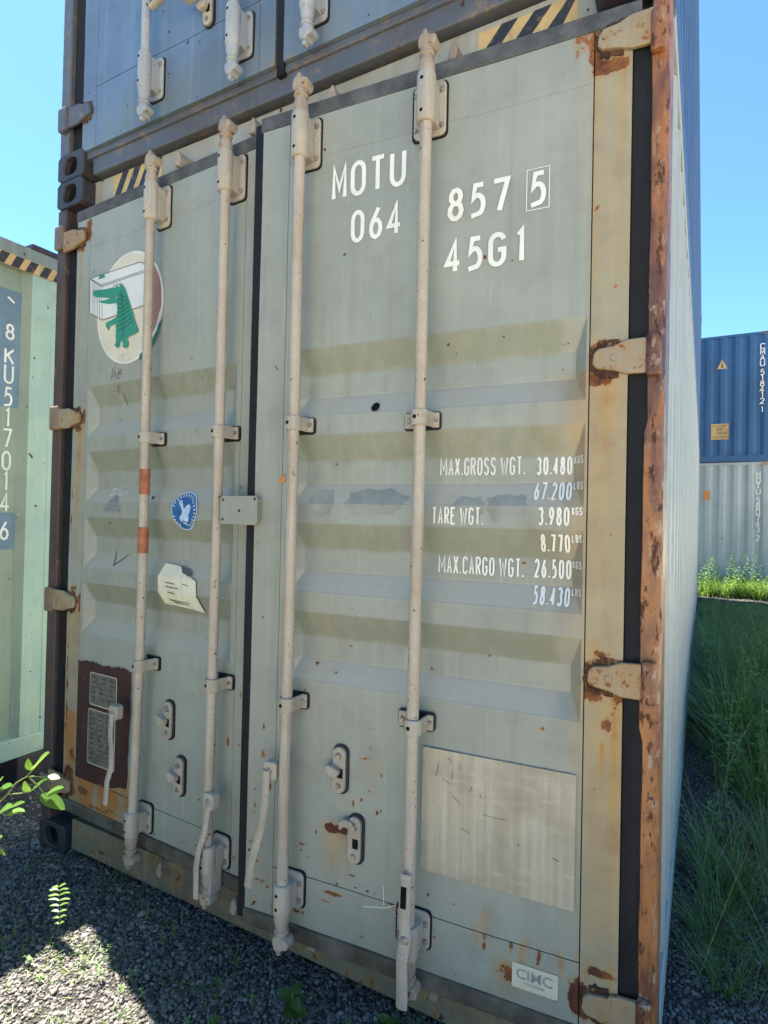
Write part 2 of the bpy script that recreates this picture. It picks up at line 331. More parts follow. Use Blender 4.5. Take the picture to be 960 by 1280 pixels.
# ---- stroke lettering (marine stencil style), unit box, polylines
def A(cx, cy, rx, ry, a0, a1, n=9): return [(cx+rx*math.cos(math.radians(a0+(a1-a0)*i/n)), cy+ry*math.sin(math.radians(a0+(a1-a0)*i/n))) for i in range(n+1)]
G = {
 'A': [[(0, 0), (.5, 1), (1, 0)], [(.2, .32), (.8, .32)]], 'B': [[(0, 0), (0, 1)]+A(.55, .77, .4, .23, 90, -90)+[(0, .54)], A(.55, .27, .45, .27, 90, -90)+[(0, 0)]],
 'C': [A(.5, .75, .5, .25, 10, 180)+A(.5, .25, .5, .25, 180, 350)], 'D': [[(0, 0), (0, 1)]+A(.45, .7, .55, .3, 90, 0)+A(.45, .3, .55, .3, 0, -90)+[(0, 0)]],
 'E': [[(1, 1), (0, 1), (0, 0), (1, 0)], [(0, .52), (.8, .52)]], 'G': [A(.5, .75, .5, .25, 15, 180)+A(.5, .25, .5, .25, 180, 360)+[(1, .48), (.55, .48)]],
 'H': [[(0, 0), (0, 1)], [(1, 0), (1, 1)], [(0, .5), (1, .5)]], 'I': [[(.5, 0), (.5, 1)]], 'K': [[(0, 0), (0, 1)], [(1, 1), (0, .45)], [(.3, .6), (1, 0)]],
 'L': [[(0, 1), (0, 0), (.9, 0)]], 'M': [[(0, 0), (0, 1), (.5, .3), (1, 1), (1, 0)]], 'N': [[(0, 0), (0, 1), (1, 0), (1, 1)]],
 'O': [A(.5, .72, .5, .28, 0, 180)+A(.5, .28, .5, .28, 180, 360)+[(1, .72)]], 'R': [[(0, 0), (0, 1)]+A(.5, .76, .48, .24, 90, -90)+[(0, .52)], [(.45, .52), (1, 0)]],
 'S': [A(.5, .76, .47, .24, 20, 250)+[(.6, .5)]+A(.5, .26, .48, .26, 60, -160)], 'T': [[(0, 1), (1, 1)], [(.5, 1), (.5, 0)]],
 'U': [[(0, 1)]+A(.5, .28, .5, .28, 180, 360)+[(1, 1)]], 'W': [[(0, 1), (.25, 0), (.5, .75), (.75, 0), (1, 1)]], 'X': [[(0, 0), (1, 1)], [(0, 1), (1, 0)]],
 '0': [A(.5, .7, .46, .3, 0, 180)+A(.5, .3, .46, .3, 180, 360)+[(.96, .7)]], '1': [[(.35, .86), (.6, 1), (.6, 0)]],
 '2': [A(.5, .73, .46, .27, 165, -25)+[(.04, 0), (1, 0)]], '3': [A(.48, .76, .42, .24, 150, -80), A(.48, .27, .46, .27, 82, -150)],
 '4': [[(.66, 0), (.66, 1), (0, .27), (1, .27)]], '5': [[(.9, 1), (.3, 1), (.14, .55)]+A(.46, .33, .46, .33, 110, -60)+[(.02, -.02)]],
 '6': [[(.72, 1), (.2, .55)]+A(.5, .3, .44, .3, 150, 510)], '7': [[(0, 1), (1, 1), (.42, 0)]], '8': [A(.5, .76, .38, .24, 0, 360), A(.5, .27, .46, .27, 0, 360)],
 '9': [[(.28, 0), (.8, .45)]+A(.5, .7, .44, .3, -30, 330)], '.': [[(.45, 0), (.45, .09)]], '/': [[(.1, .75), (.95, .5)]], '-': [[(.1, .5), (.9, .5)]], ' ': []}
def stroke_polys(pl, wd):
    """quads along a polyline with mitred joints"""
    P = [Vector(p) for p in pl]; n = len(P); L = []; R = []
    P2 = [P[0]]
    for q in P[1:]:
        if (q-P2[-1]).length > 1e-5: P2.append(q)
    P = P2; n = len(P)
    closed = (P[0]-P[-1]).length < 1e-4
    for i in range(n):
        d1 = (P[i]-P[i-1]).normalized() if i else (P[1]-P[0]).normalized()
        d2 = (P[i+1]-P[i]).normalized() if i < n-1 else (P[-1]-P[-2]).normalized()
        if closed and i in (0, n-1): d1 = (P[-1]-P[-2]).normalized(); d2 = (P[1]-P[0]).normalized()
        m = d1+d2
        m = m.normalized() if m.length > .2 else d1
        k = 1/max(.45, m.dot(d1)); nrm = Vector((-m.y, m.x))*wd/2*k
        L.append(P[i]+nrm); R.append(P[i]-nrm)
    return [[tuple(L[i]), tuple(L[i+1]), tuple(R[i+1]), tuple(R[i])] for i in range(n-1)]
def text_polys(txt, x0, z0, x1, z1, wd, fill=.80, dotw=.45):
    ws = [dotw if c == '.' else (.45 if c == ' ' else (1.35 if c in 'WM' and wd < .006 else 1)) for c in txt]; tot = sum(ws)-(1-fill)*1; out = []; u = (x1-x0)/tot; x = x0; h = z1-z0
    for ch, wv in zip(txt, ws):
        cw = u*(wv-(1-fill) if wv >= 1 else wv*.6)
        for pl in G[ch]:
            out.append(stroke_polys([(x+wd/2+(cw-wd)*a, z0+wd/2+(h-wd)*b) for a, b in pl], wd))
        x += u*wv
    return out
def lettering(txt, x0, z0, x1, z1, wd, surf, parent, name='lettering', mat='white', off=.0022, **kw):
    pol = text_polys(txt, x0, z0, x1, z1, wd, **kw); flatp = []
    b = bmesh.new()
    for i, st in enumerate(pol):
        for j, q in enumerate(st):
            vs = [b.verts.new((x, -(i%4)*.00030-j*.000022, z)) for x, z in q]; b.faces.new(vs)
    bmesh.ops.triangulate(b, faces=b.faces)
    if surf is not flat:
        for zb in BR:
            if z0 < zb < z1: bmesh.ops.bisect_plane(b, geom=b.verts[:]+b.edges[:]+b.faces[:], plane_co=(0, 0, zb), plane_no=(0, 0, 1))
    for v in b.verts: v.co.y += surf(v.co.x, v.co.z)-off
    for f in b.faces:
        f.normal_update()
        if f.normal.y > 0: f.normal_flip()
    me = bpy.data.meshes.new(name); b.to_mesh(me); b.free(); return link(name, me, M[mat], parent)
def font_mesh(txt, size, name, mat, parent, loc, rot=(math.pi/2, 0, 0), sx=1.0, ext=0.0, bold=0):
    cu = bpy.data.curves.new('t', 'FONT'); cu.body = txt; cu.size = size; cu.extrude = ext; cu.offset = bold; cu.align_x = 'LEFT'; cu.resolution_u = 3
    ob = bpy.data.objects.new('t', cu); COL.objects.link(ob); dg = bpy.context.evaluated_depsgraph_get(); dg.update()
    me = bpy.data.meshes.new_from_object(ob.evaluated_get(dg)); bpy.data.objects.remove(ob); me.name = name; me.materials.clear()
    me.transform(Matrix.Diagonal((sx, 1, 1, 1)))
    me.transform(Matrix.Translation(loc) @ Matrix.Rotation(rot[2], 4, 'Z') @ Matrix.Rotation(rot[0], 4, 'X'))
    return link(name, me, M[mat], parent)

def grid_panel(name, mat, parent, x0, x1, z0, z1, surf, step=.012, blobs=(), stains=(), edge=.0, thick=.012, dents=()):
    """sheet following surf, with painted-in corrosion attributes, plus returned edges"""
    xs = list(np.arange(x0, x1, step))+[x1]
    if surf is not flat and step < .02:
        xa_, xb_ = (-1.043, -.180) if x0 < 0 else (.268, 1.118)
        xs = sorted(set([round(x, 4) for x in xs if not (xa_-.004 < x < xa_+.032 or xb_-.032 < x < xb_+.004)]+[round(x, 4) for a_ in (xa_, xb_-.028) for x in np.linspace(a_, a_+.028, 12)]))
    zs = sorted(set([round(z, 4) for z in list(np.arange(z0, z1, step))+[z1]]+[round(b, 4) for b in BR if z0 < b < z1 and surf is not flat]))
    if surf is not flat and step < .02: zs = sorted(set(zs+[round(z+step/2, 4) for z in zs[:-1]]))
    zs = [z for i, z in enumerate(zs) if i == 0 or z-zs[i-1] > 5e-4]
    nx, nz = len(xs), len(zs)
    X, Z = np.meshgrid(xs, zs)
    Y = np.array([[surf(x, z) for x in xs] for z in zs]) if surf is not flat else np.zeros_like(X)
    Y = Y + .0016*np.sin(X*7.1+1.3)*np.sin(Z*4.3)+.0009*np.sin(X*19)*np.cos(Z*13+.7)
    for (dx, dz, dr, dd) in dents: Y = Y + dd*np.exp(-(((X-dx)**2+(Z-dz)**2)/dr**2))
    V = np.stack([X, Y, Z], -1).reshape(-1, 3)
    idx = np.arange(nx*nz).reshape(nz, nx)
    F = np.stack([idx[:-1, :-1], idx[:-1, 1:], idx[1:, 1:], idx[1:, :-1]], -1).reshape(-1, 4)
    # skirt
    ring = list(idx[0, :])+list(idx[1:, -1])+list(idx[-1, -2::-1])+list(idx[-2:0:-1, 0])
    base = len(V); sk = V[ring].copy(); sk[:, 1] += thick; V = np.vstack([V, sk]); m = len(ring)
    F = F.tolist()+[[ring[i], base+i, base+(i+1) % m, ring[(i+1) % m]] for i in range(m)]
    me = bpy.data.meshes.new(name); me.from_pydata(V.tolist(), [], F)
    Xa, Za = V[:, 0], V[:, 2]
    R = np.zeros(len(V)); T = np.zeros(len(V))
    for (bx, bz, rx, rz, a) in blobs:
        R = np.maximum(R, a*np.clip(1.35-np.sqrt(((Xa-bx)/rx)**2+((Za-bz)/rz)**2), 0, 1))
    for (bx, bz, rx, ln, a) in stains:     # runs down from z=bz
        t = (bz-Za)/ln; g = np.where((t > 0) & (t < 1), (1-t)**.8, 0)*np.exp(-((Xa-bx)/rx)**2)
        g = g + np.where(t <= 0, np.exp(-(t*ln/.02)**2), 0)*np.exp(-((Xa-bx)/rx)**2)
        T = np.maximum(T, a*g)
    if edge:
        dd = np.minimum(np.minimum(Xa-x0, x1-Xa), np.minimum(Za-z0, z1-Za)); R = np.maximum(R, edge*np.clip(1-dd/.02, 0, 1))
    GR = np.zeros(len(V)); DU = np.zeros(len(V))
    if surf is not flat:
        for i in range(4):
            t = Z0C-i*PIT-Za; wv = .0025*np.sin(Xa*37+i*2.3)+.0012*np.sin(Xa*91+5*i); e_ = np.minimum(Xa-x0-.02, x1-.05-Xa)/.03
            GR = np.maximum(GR, np.clip((t+.004)/.006, 0, 1)*np.clip((.086+wv-t)/.016, 0, 1)*np.clip(e_, 0, 1)*.85)  # down-facing folds: olive mildew with the fold's shade painted in
            DU = np.maximum(DU, np.clip((t-.142)/.012, 0, 1)*np.clip((.212-t)/.008, 0, 1)*np.clip(e_, 0, 1)*.6)  # up-facing folds: dust tone, lightened in colour to offset blue skylight
    GR = np.maximum(GR, .60*np.exp(-np.clip(Za-.2, 0, 9)/.075)*(.75+.25*np.sin(Xa*31)*np.sin(Xa*13+1)))
    for xr in ((-1.008, -.603) if x0 < 0 else (.724, 1.103)): GR = np.maximum(GR, .20*np.exp(-((Xa-xr-.022)/.030)**2)*(.7+.3*np.sin(Za*5+xr)))  # soft shade beside each lock rod, painted into the door colour
    for nm, arr in (('rust', R), ('stain', T), ('grime_shade', GR), ('dust_light', DU)):
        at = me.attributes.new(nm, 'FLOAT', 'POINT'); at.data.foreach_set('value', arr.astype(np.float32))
    for p in me.polygons: p.use_smooth = True
    me.set_sharp_from_angle(angle=math.radians(19))
    return link(name, me, M[mat] if isinstance(mat, str) else mat, parent)

# ------------------------------------------------------------------ ground
def gh(x, y):
    h = .010*np.sin(x*3.1+.5)*np.cos(y*2.3)+.007*np.sin(x*9+y*7)+.004*np.sin(x*23-y*19)
    near = np.exp(-((x+1)**2)/1.2)*.02
    return h-.012+near*0
def axis(lo, hi, near0, near1, st):
    a = list(np.arange(near0, near1, st)); o = [near0]; d = st
    while o[-1] > lo: d *= 1.35; o.append(o[-1]-d)
    p = [near1]; d = st
    while p[-1] < hi: d *= 1.35; p.append(p[-1]+d)
    return np.array(o[::-1][:-1]+a+p)
gx = axis(-900, 900, -2.2, 6, .05); gy = axis(-900, 900, -2.5, 14.5, .05)
GX, GY = np.meshgrid(gx, gy); inn = np.clip(1-(np.maximum(np.abs(GX-2)-5, 0)+np.maximum(np.abs(GY-6)-10, 0))/5, 0, 1)
GZ = gh(GX, GY)*inn-(1-inn)*.012; gi = np.arange(GX.size).reshape(GX.shape)
me = bpy.data.meshes.new('ground'); me.from_pydata(np.stack([GX, GY, GZ], -1).reshape(-1, 3).tolist(), [], np.stack([gi[:-1, :-1], gi[:-1, 1:], gi[1:, 1:], gi[1:, :-1]], -1).reshape(-1, 4).tolist())
for p in me.polygons: p.use_smooth = True
tag(link('ground', me, M['soil']), kind='structure', label='grey gravel yard ground between the shipping containers')

# ------------------------------------------------------------------ container pieces
W, H, LN = 2.438, 2.896, 12.192
def cam_fitting(d, x, y, z, top, matk='cam'):
    """forged locking cam at a rod end"""
    s = 1 if top else -1; b = MB()
    b.sweep([(x, y, z-.03*s), (x, y, z), (x, y, z+.010*s), (x, y, z+.024*s), (x, y, z+.05*s)], [.0225, .0235, .021, .0165, .0185], 14)
    b.sweep([(x, y, z+.026*s), (x, y, z+.032*s), (x, y, z+.038*s)], [.021, .0225, .021], 14)
    b.prism([(x-.020, z+.046*s), (x+.020, z+.046*s), (x+.031, z+.058*s), (x+.030, z+.074*s), (x+.012, z+.078*s), (x+.004, z+.088*s), (x-.014, z+.086*s), (x-.022, z+.066*s)], y-.018, y+.024)
    b.prism([(x-.013, z+.084*s), (x+.004, z+.086*s), (x+.001, z+.102*s), (x-.010, z+.101*s)], y-.012, y+.010)
    return b.build('locking_cam', M[matk], d, bev=.004, smooth=.6)
def end_bearing(d, x, y, z0, z1, both, matk='rodfit'):
    q = MB(); xl = x-.058 if both else x-.034; xr = x+.041
    q.prism(rrect(xl-.004, xr+.004, z0-.004, z1+.004, .016), -.004, .001); q.build('bearing_gasket', M['gasket'], d)
    b = MB(); b.prism(rrect(xl+.003, xr, z0, z1, .017), -.013, -.003)
    b.sweep([(x, y, z0+.006), (x, y, z0+.014), (x, y, z1-.018), (x, y, z1-.010)], [.0235, .0268, .0268, .0235], 20)
    b.box(x-.017, x+.024, y+.012, -.004, z0+.016, z1-.02)
    p = b.build('rod_bearing', M[matk], d, bev=.003, smooth=.6)
    for zz in (z0+.026, z1-.03):
        MB().bolt(x+.030, -.013, zz, .0085, .007).build('bolt', M['steel'], d)
        if both: MB().bolt(x-.047, -.013, zz, .008, .006).build('bolt', M['steel'], d)
    for zz in (z0+.03, z1-.036): MB().bolt(x-.004, y-.0262, zz, .0055, .0015).build('grease_hole', M['hole'], d)
def strap(d, x, y, zc, both, matk='rodfit'):
    xl = x-.062 if both else x-.036; xr = x+.040; z0, z1 = zc-.021, zc+.021
    q = MB(); q.prism(rrect(xl-.004, xr+.004, z0-.006, z1+.004, .010), -.007, .001); q.build('bracket_gasket', M['black'], d)
    pts = []; r = .0245
    out = [(xr, -.016), (x+.026, -.016)]+[(x+r*math.cos(a), y-r*math.sin(a)) for a in np.linspace(-.35, math.pi+.35, 13)]+[(x-.028, -.016), (xl, -.016)]
    inn_ = [(xl, -.008), (x-.022, -.008)]+[(x+.0175*math.cos(a), y-.0175*math.sin(a)) for a in np.linspace(math.pi+.35, -.35, 13)]+[(x+.022, -.008), (xr, -.008)]
    P = out+inn_; n = len(P)
    b = MB(); v = [(a, c, z0) for a, c in P]+[(a, c, z1) for a, c in P]
    m = len(out); fs = [(i, (i+1) % n, (i+1) % n+n, i+n) for i in range(n)]
    for i in range(m-1):
        j = n-1-i; fs += [(i, i+1, j-1, j), (i+n, j+n, j-1+n, i+1+n)]
    b.add(v, fs); b.build('rod_bracket', M[matk], d, bev=.002, smooth=.6)
    MB().bolt(x+.031, -.016, zc, .0075, .006).build('bolt', M['steel'], d)
    if both: MB().bolt(x-.050, -.016, zc, .0085, .006).build('bolt', M['steel'], d)
    c = MB(); c.bolt(x-.006, y-.024, zc, .0058, .0015); c.build('grease_hole', M['hole'], d)
def catch(d, x, zc, flip=False):
    z0, z1 = zc-.067, zc+.067
    q = MB(); q.prism(rrect(x-.0235, x+.028, z0-.005, z1+.006, .022, 6), -.006, .001); q.build('catch_gasket', M['black'], d)
    b = MB(); b.prism(rrect(x-.021, x+.021, z0, z1, .0205, 6), -.016, -.005); b.build('handle_catch', M['rodfit'], d, bev=.002, smooth=.6)
    MB().bolt(x, -.016, z1-.026, .0115, .008).build('bolt', M['steel'], d); MB().bolt(x, -.016, z0+.022, .009, .006).build('bolt', M['steel'], d)
    c = MB(); c.box(x-.004, x+.014, -.0168, -.015, zc-.022, zc+.006); c.build('slot', M['hole'], d)
    c = MB(); k_ = .03 if not flip else .058
    if flip: c.prism([(x-.004, z1-.012), (x+.006, z1-.035), (x-.03, z1-.03), (x-.045, z1-.045), (x-.048, z1-.02), (x-.03, z1-.008)], -.026, -.017)
    else:
        c.prism([(x+.01, zc+.004), (x+.004, zc-.012), (x-.022, zc-.018), (x-.034, zc-.004), (x-.042, zc+.010), (x-.03, zc+.018), (x-.008, zc+.012)], -.036, -.017)
    c.build('latch', M['rodfit'], d, bev=.003, smooth=.7)
def handle(d, pts, hub=None, wd=.026, slot=False):
    b = MB(); b.sweep(pts, [1]*len(pts), 10, True, (wd/2, .0055)); 
    o = b.build('lock_handle', M['rodfit'], d, smooth=.9)
    if hub:
        x, y, z = hub; c = MB(); c.prism(rrect(x-.024, x+.022, z-.03, z+.024, .012), y-.016, y+.014); c.build('handle_hub', M['rodfit'], d, bev=.003, smooth=.6)
        c = MB(); c.bolt(x, y-.016, z, .009, .005); c.build('bolt', M['steel'], d)
    return o
def door(parent, side, ang, zlo, zhi, rods, mats, hmat='hinge',  seam=(.355, 2.562), loc=(0, 0, 0), detail=True, blobs=(), stains=(), hz=(2.645, 1.857, 1.070, .268), pblobs=()):
    """side 'L' hinged at x=0, 'R' at x=W. Local x runs to the right in both."""
    R_ = side == 'R'
    X = (lambda s: -s) if R_ else (lambda s: s)
    if R_: pa, pb, sa0, sa1, sb0, sb1 = -1.083, -.1735, -1.187, -1.085, -.1705, -.083
    else: pa, pb, sa0, sa1, sb0, sb1 = .2485, 1.142, .157, .2465, 1.144, 1.212
    sf = surf_fn((-1.043 if R_ else .268), (-.180 if R_ else 1.118))
    if not detail: pass
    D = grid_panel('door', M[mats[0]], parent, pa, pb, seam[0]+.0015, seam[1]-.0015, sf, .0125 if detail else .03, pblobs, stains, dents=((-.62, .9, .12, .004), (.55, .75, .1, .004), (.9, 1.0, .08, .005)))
    D.location = (loc[0]+(W if R_ else 0), loc[1], loc[2]); D.rotation_euler[2] = ang
    D['label'] = ('right' if R_ else 'left')+' door leaf with horizontal corrugations'
    st = .014 if detail else .04
    for (a, b_, m_, ed) in ((sa0, sa1, mats[1], .22), (sb0, sb1, mats[2], .22)):
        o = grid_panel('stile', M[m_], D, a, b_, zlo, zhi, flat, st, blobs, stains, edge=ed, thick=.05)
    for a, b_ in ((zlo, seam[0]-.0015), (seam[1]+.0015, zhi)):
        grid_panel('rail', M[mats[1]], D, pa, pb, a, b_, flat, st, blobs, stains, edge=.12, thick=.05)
    # backing slab behind seams
    q = MB(); q.box(min(sa0, pa)+.004, max(sb1, pb)-.004, .050, .060, zlo+.004, zhi-.004); q.build('inner_lining', M['gasket_grey'], D)
    # rubber gaskets
    q = MB(); gx0, gx1 = sa0-(.0 if R_ else .04), sb1+(.03 if R_ else 0)
    q.prism([(sa0-.01, zhi+.001), (sb1+.02, zhi+.001), (sb1+.02, zhi+.048), (sa0-.01, zhi+.048)], -.002, .05); q.build('gasket', M['gasket_grey'], D, bev=.004)
    q = MB(); q.box(sa0-.005, sb1+.01, -.008 if detail else .012, .05, zlo-(.05 if detail else .03), zlo-.001); q.build('gasket', M['gasket_brown' if detail else 'upframe'], D, bev=.006)
    q = MB()
    if R_: q.box(sa0-.033, sa0-.001, .002, .05, zlo-.04, zhi+.03)
    else: q.box(sb1+.001, sb1+.036, .012, .055, zlo-.03, zhi+.03)
    q.build('gasket', M['gasket'], D, bev=.003)
    q = MB()
    if R_: q.box(sb1+.001, sb1+.048, .008, .05, zlo, zhi+.03)
    else: q.box(sa0-.092, sa0-.001, .02, .05, zlo, zhi+.03)
    q.build('gasket', M['gasket'], D, bev=.003)
    # hinges
    for z in hz:
        x1 = X(.165) if R_ else .222; x2 = X(.030) if R_ else .068; dr = 1 if R_ else -1
        pts = [(x2, z-.043), (x2, z+.044), (x1+dr*.078, z+.042), (x1+dr*.05, z+.030), (x1+dr*.014, z+.025), (x1+dr*.003, z+.014), (x1, z-.012), (x1+dr*.010, z-.024), (x1+dr*.05, z-.031), (x1+dr*.08, z-.042)]
        b = MB(); b.prism(pts, -.014, .0); h = b.build('hinge', M[hmat], D, bev=.0035, smooth=.6)
        c = MB(); c.bolt(x1+dr*.05, -.0135, z, .011, .003); c.build('bolt', M[hmat], D)
        # corroded weld bead round the blade
        rp = []
        for i in range(36):
            a = math.pi*(.5+i/35) ; rr = 1.0+.16*random.uniform(-1, 1)
            rp.append((x1+dr*.04-dr*-1*.0+dr*(math.cos(a)*.047*rr), z-.001+math.sin(a)*.047*rr))
        rp += [(x1+dr*.062, z-.048), (x1+dr*.062, z+.048)]
        b = MB(); b.prism(rp, -.0035, .001); b.build('rust_scale', M['rustlump'], D, bev=.003)
    for i, (px, pts) in enumerate(rods):
        x = px; y = -.06; both = (R_ and i == 1)
        b = MB(); P = [(x+dx, y, z) for dx, z in pts]; b.sweep(P, .0168, 20); b.build('lock_rod', M[mats[3]], D, smooth=.8)
    return D, sf
def casting(parent, x0, x1, z0, z1, y0, y1, mat):
    """corner casting with its oval hole in the end face and a hole in the side"""
    cx, cz = (x0+x1)/2, (z0+z1)/2; hw, hh = (x1-x0)*.24, (z1-z0)*.32; n = 24
    b = MB(); out = []; inn_ = []
    for i in range(n):
        a = 2*math.pi*(i+.5)/n; c, s_ = math.cos(a), math.sin(a); t = 1/max(abs(c), abs(s_))
        out.append((cx+c*t*(x1-x0)/2, cz+s_*t*(z1-z0)/2)); inn_.append((cx+hw*math.copysign(abs(c)**.7, c), cz+hh*math.copysign(abs(s_)**.7, s_)))
    v = [(x, y0, z) for x, z in out]+[(x, y0, z) for x, z in inn_]+[(x, y0+.03, z) for x, z in inn_]+[(x, y1, z) for x, z in out]
    f = []
    for i in range(n):
        j = (i+1) % n; f += [(i, j, j+n, i+n), (i+n, j+n, j+2*n, i+2*n), (i, i+3*n, j+3*n, j)]
    b.add(v, f+[tuple(range(3*n, 4*n))]); o = b.build('corner_casting', M[mat], parent, bev=.006)
    q = MB(); q.prism(inn_, y0+.028, y0+.032); q.build('casting_hole', M['hole'], o); return o
def corr_side(name, mat, parent, x, y0, y1, z0, z1, dirn=1, axis_='y', pit=.278, dep=.036, extra=None):
    """vertical trapezoid corrugation, one continuous wall; dirn=+1 faces +x (or, axis 'x', faces -y)"""
    y = y0; P = [(y0, 0)]
    while y+pit < y1:
        P += [(y+.072, 0), (y+.139, dep), (y+.209, dep), (y+.278, 0)]; y += pit
    P.append((y1, 0)); 
    zs = [z0+(z1-z0)*i/8 for i in range(9)]; b = MB(); n = len(P); v = []
    for z in zs:
        for (a, d) in P:
            v.append((x-dirn*d, a, z) if axis_ == 'y' else (a, x+d*dirn, z))
    b.add(v, [(k_*n+i, k_*n+i+1, (k_+1)*n+i+1, (k_+1)*n+i) for k_ in range(len(zs)-1) for i in range(n-1)])
    o = b.build(name, M[mat] if isinstance(mat, str) else mat, parent); md = o.modifiers.new('thickness', 'SOLIDIFY'); md.thickness = .004; return o

def container_shell(T, z, mats, side_mat, postL, postR, upper=False):
    """posts, header, sill, side walls, roof, rails of a box whose door end is at y=0"""
    # left post
    q = MB(); q.prism([(0, z+.118), (.062, z+.118), (.062, z+H-.118), (0, z+H-.118)], 0, .16); pl = q.build('corner_post', M[postL], T, bev=.006)
    q = MB(); q.box(.063, .16, .055, .15, z+.12, z+H-.12); q.build('post_recess', M['gasket'], T)
    # right post: rolled outer edge
    n = 6; pr = [(2.398, .0+.006), (2.401, 0)]+[(W-.016+.016*math.sin(math.pi/2*i/n), .016-.016*math.cos(math.pi/2*i/n)) for i in range(n+1)]+[(W, .165), (2.398, .165)]
    zz = np.linspace(z+.118, z+H-.118, 90); b = MB(); v = []; m = len(pr)
    for k_, zq in enumerate(zz):
        w_ = .0006*math.sin(zq*9)+.0005*math.sin(zq*23+1); bl = -.007*(1 if z+.95 < zq < z+1.68 else 0)
        for (a, c) in pr: v.append((a+(bl+w_ if a < 2.41 else 0), c+w_*.5, zq))
    b.add(v, [(k_*m+i, k_*m+(i+1) % m, (k_+1)*m+(i+1) % m, (k_+1)*m+i) for k_ in range(len(zz)-1) for i in range(m)]+[tuple(range(m)), tuple((len(zz)-1)*m+i for i in range(m))])
    b.build('corner_post', M[postR], T, bev=0, smooth=.7)
    q = MB(); q.box(2.28, 2.397, .06, .15, z+.12, z+H-.12); q.build('post_recess', M['gasket'], T)
    for xx, sg in ((.0, 1), (W, -1)):    # hinge lugs on the posts
        for hz in (2.645, 1.857, 1.070, .268):
            q = MB(); a0, a1 = (.012, .072) if sg == 1 else (2.396, 2.431)
            q.box(a0, a1, -.024, .0, z+hz-.052, z+hz+.052); q.build('hinge_lug', M['post_hinge' if not upper else 'upframe'] if sg == 1 else M[postR], T, bev=.008)
    # header and sill
    q = MB(); q.box(.163, 2.275, .055, .15, z+2.70, z+H-.004); q.build('header', M[mats[0]], T, bev=.005)
    q = MB(); q.box(.201, 2.275, .01 if not upper else .022, .14, z+(.03 if not upper else .003), z+(.155 if not upper else .105)); q.build('sill', M[mats[1]], T, bev=.006)
    for a in (0, 1):
        for b_ in (0, 1):
            x0, x1 = (-.004, .178) if a == 0 else (W-.178, W+.004); zz0, zz1 = (z, z+.118) if b_ == 0 else (z+H-.118, z+H)
            casting(T, x0, x1, zz0, zz1, -.006, .156, mats[2])
            q = MB(); q.box(x0, x1, LN-.16, LN, zz0, zz1); q.build('corner_casting', M[mats[2]], T, bev=.006)
    # side walls, rails, roof, floor, front end
    corr_side('side_wall', side_mat, T, W-.003, .166, LN-.166, z+.158, z+H-.062, 1)
    corr_side('side_wall', side_mat, T, .003, .166, LN-.166, z+.158, z+H-.062, -1)
    for xs in (0, 1):
        a0, a1 = (0, .06) if xs == 0 else (W-.06, W)
        q = MB(); q.box(a0, a1, .166, LN-.166, z+H-.061, z+H-.002); q.build('top_rail', M[side_mat], T, bev=.004)
        q = MB(); q.box(a0, a1-.0 if xs else a1, .166, LN-.166, z+.03, z+.157); q.build('bottom_rail', M[side_mat], T, bev=.004)
    q = MB(); q.box(.061, W-.061, .151, LN-.05, z+H-.04, z+H-.02); q.build('roof', M[side_mat], T)
    q = MB(); q.box(.061, W-.061, .155, LN-.05, z+.12, z+.15); q.build('floor', M['gasket_brown'], T)
    q = MB(); q.box(.0, W, LN-.05, LN-.012, z+.119, z+H-.119); q.build('front_wall', M[side_mat], T)

# ------------------------------------------------------------------ the main container
T = empty('shipping_container'); tag(T, 'large grey container with rusty right post and white lettering, underneath the dark blue one', 'container', 'shipping containers standing in the yard')
container_shell(T, 0, ('header', 'sill', 'cast_dark'), 'side', 'post_dark', 'post')
# right door --------------------------------------------------------
hzR = (2.66, 1.857, 1.070, .268)
blR = [(-.13, 1.90, .05, .018, .62), (-.09, 1.02, .03, .02, .7), (-.1, 1.115, .04, .015, .66), (-.165, 2.66, .03, .075, .85), (-.13, 2.595, .06, .03, .8), (-.21, 2.67, .03, .06, .5), (-.15, 1.81, .05, .03, .8), (-.165, 1.857, .03, .05, .8), (-.155, 1.02, .05, .025, .7), (-.165, 1.07, .03, .05, .75), (-.13, 1.125, .03, .02, .7), (-.12, .955, .02, .03, .62),
       (-.172, .27, .03, .07, .8), (-.12, .345, .05, .018, .8), (-.1, 1.0, .015, .03, .5), (-.42, 2.64, .03, .008, .7), (-.35, .27, .04, .03, .6), (-.41, .34, .01, .05, .7), (-.27, .335, .012, .04, .66), (-.34, .36, .012, .05, .7),
       (-.95, .34, .03, .008, .7), (-.87, .33, .04, .009, .72), (-.80, .38, .02, .006, .7), (-.68, .35, .04, .008, .7), (-.9, .30, .03, .006, .65), (-1.14, .42, .04, .012, .68), (-1.13, .30, .03, .01, .6), (-1.16, .52, .015, .03, .62), (-1.13, .78, .012, .02, .66), (-1.13, .70, .014, .012, .68), (-1.1, .6, .01, .03, .6), (-1.15, .36, .02, .02, .6), (-.6, .25, .02, .01, .65), (-1.0, .24, .04, .01, .65), (-.78, .235, .02, .012, .6)]
stR = [(-.14, 1.82, .10, 1.1, .62), (-.105, 1.05, .05, .85, .72), (-.15, 1.05, .05, .85, .55), (-.155, 1.15, .03, .25, .7), (-.11, 2.6, .03, .8, .3), (-.165, 2.6, .012, 1.2, .6), (-.10, 1.80, .03, .9, .5), (-.145, 2.6, .06, .6, .22), (-.1, .6, .06, .5, .3), (-.35, .29, .05, .1, .5), (-.41, .4, .015, .1, .5)]
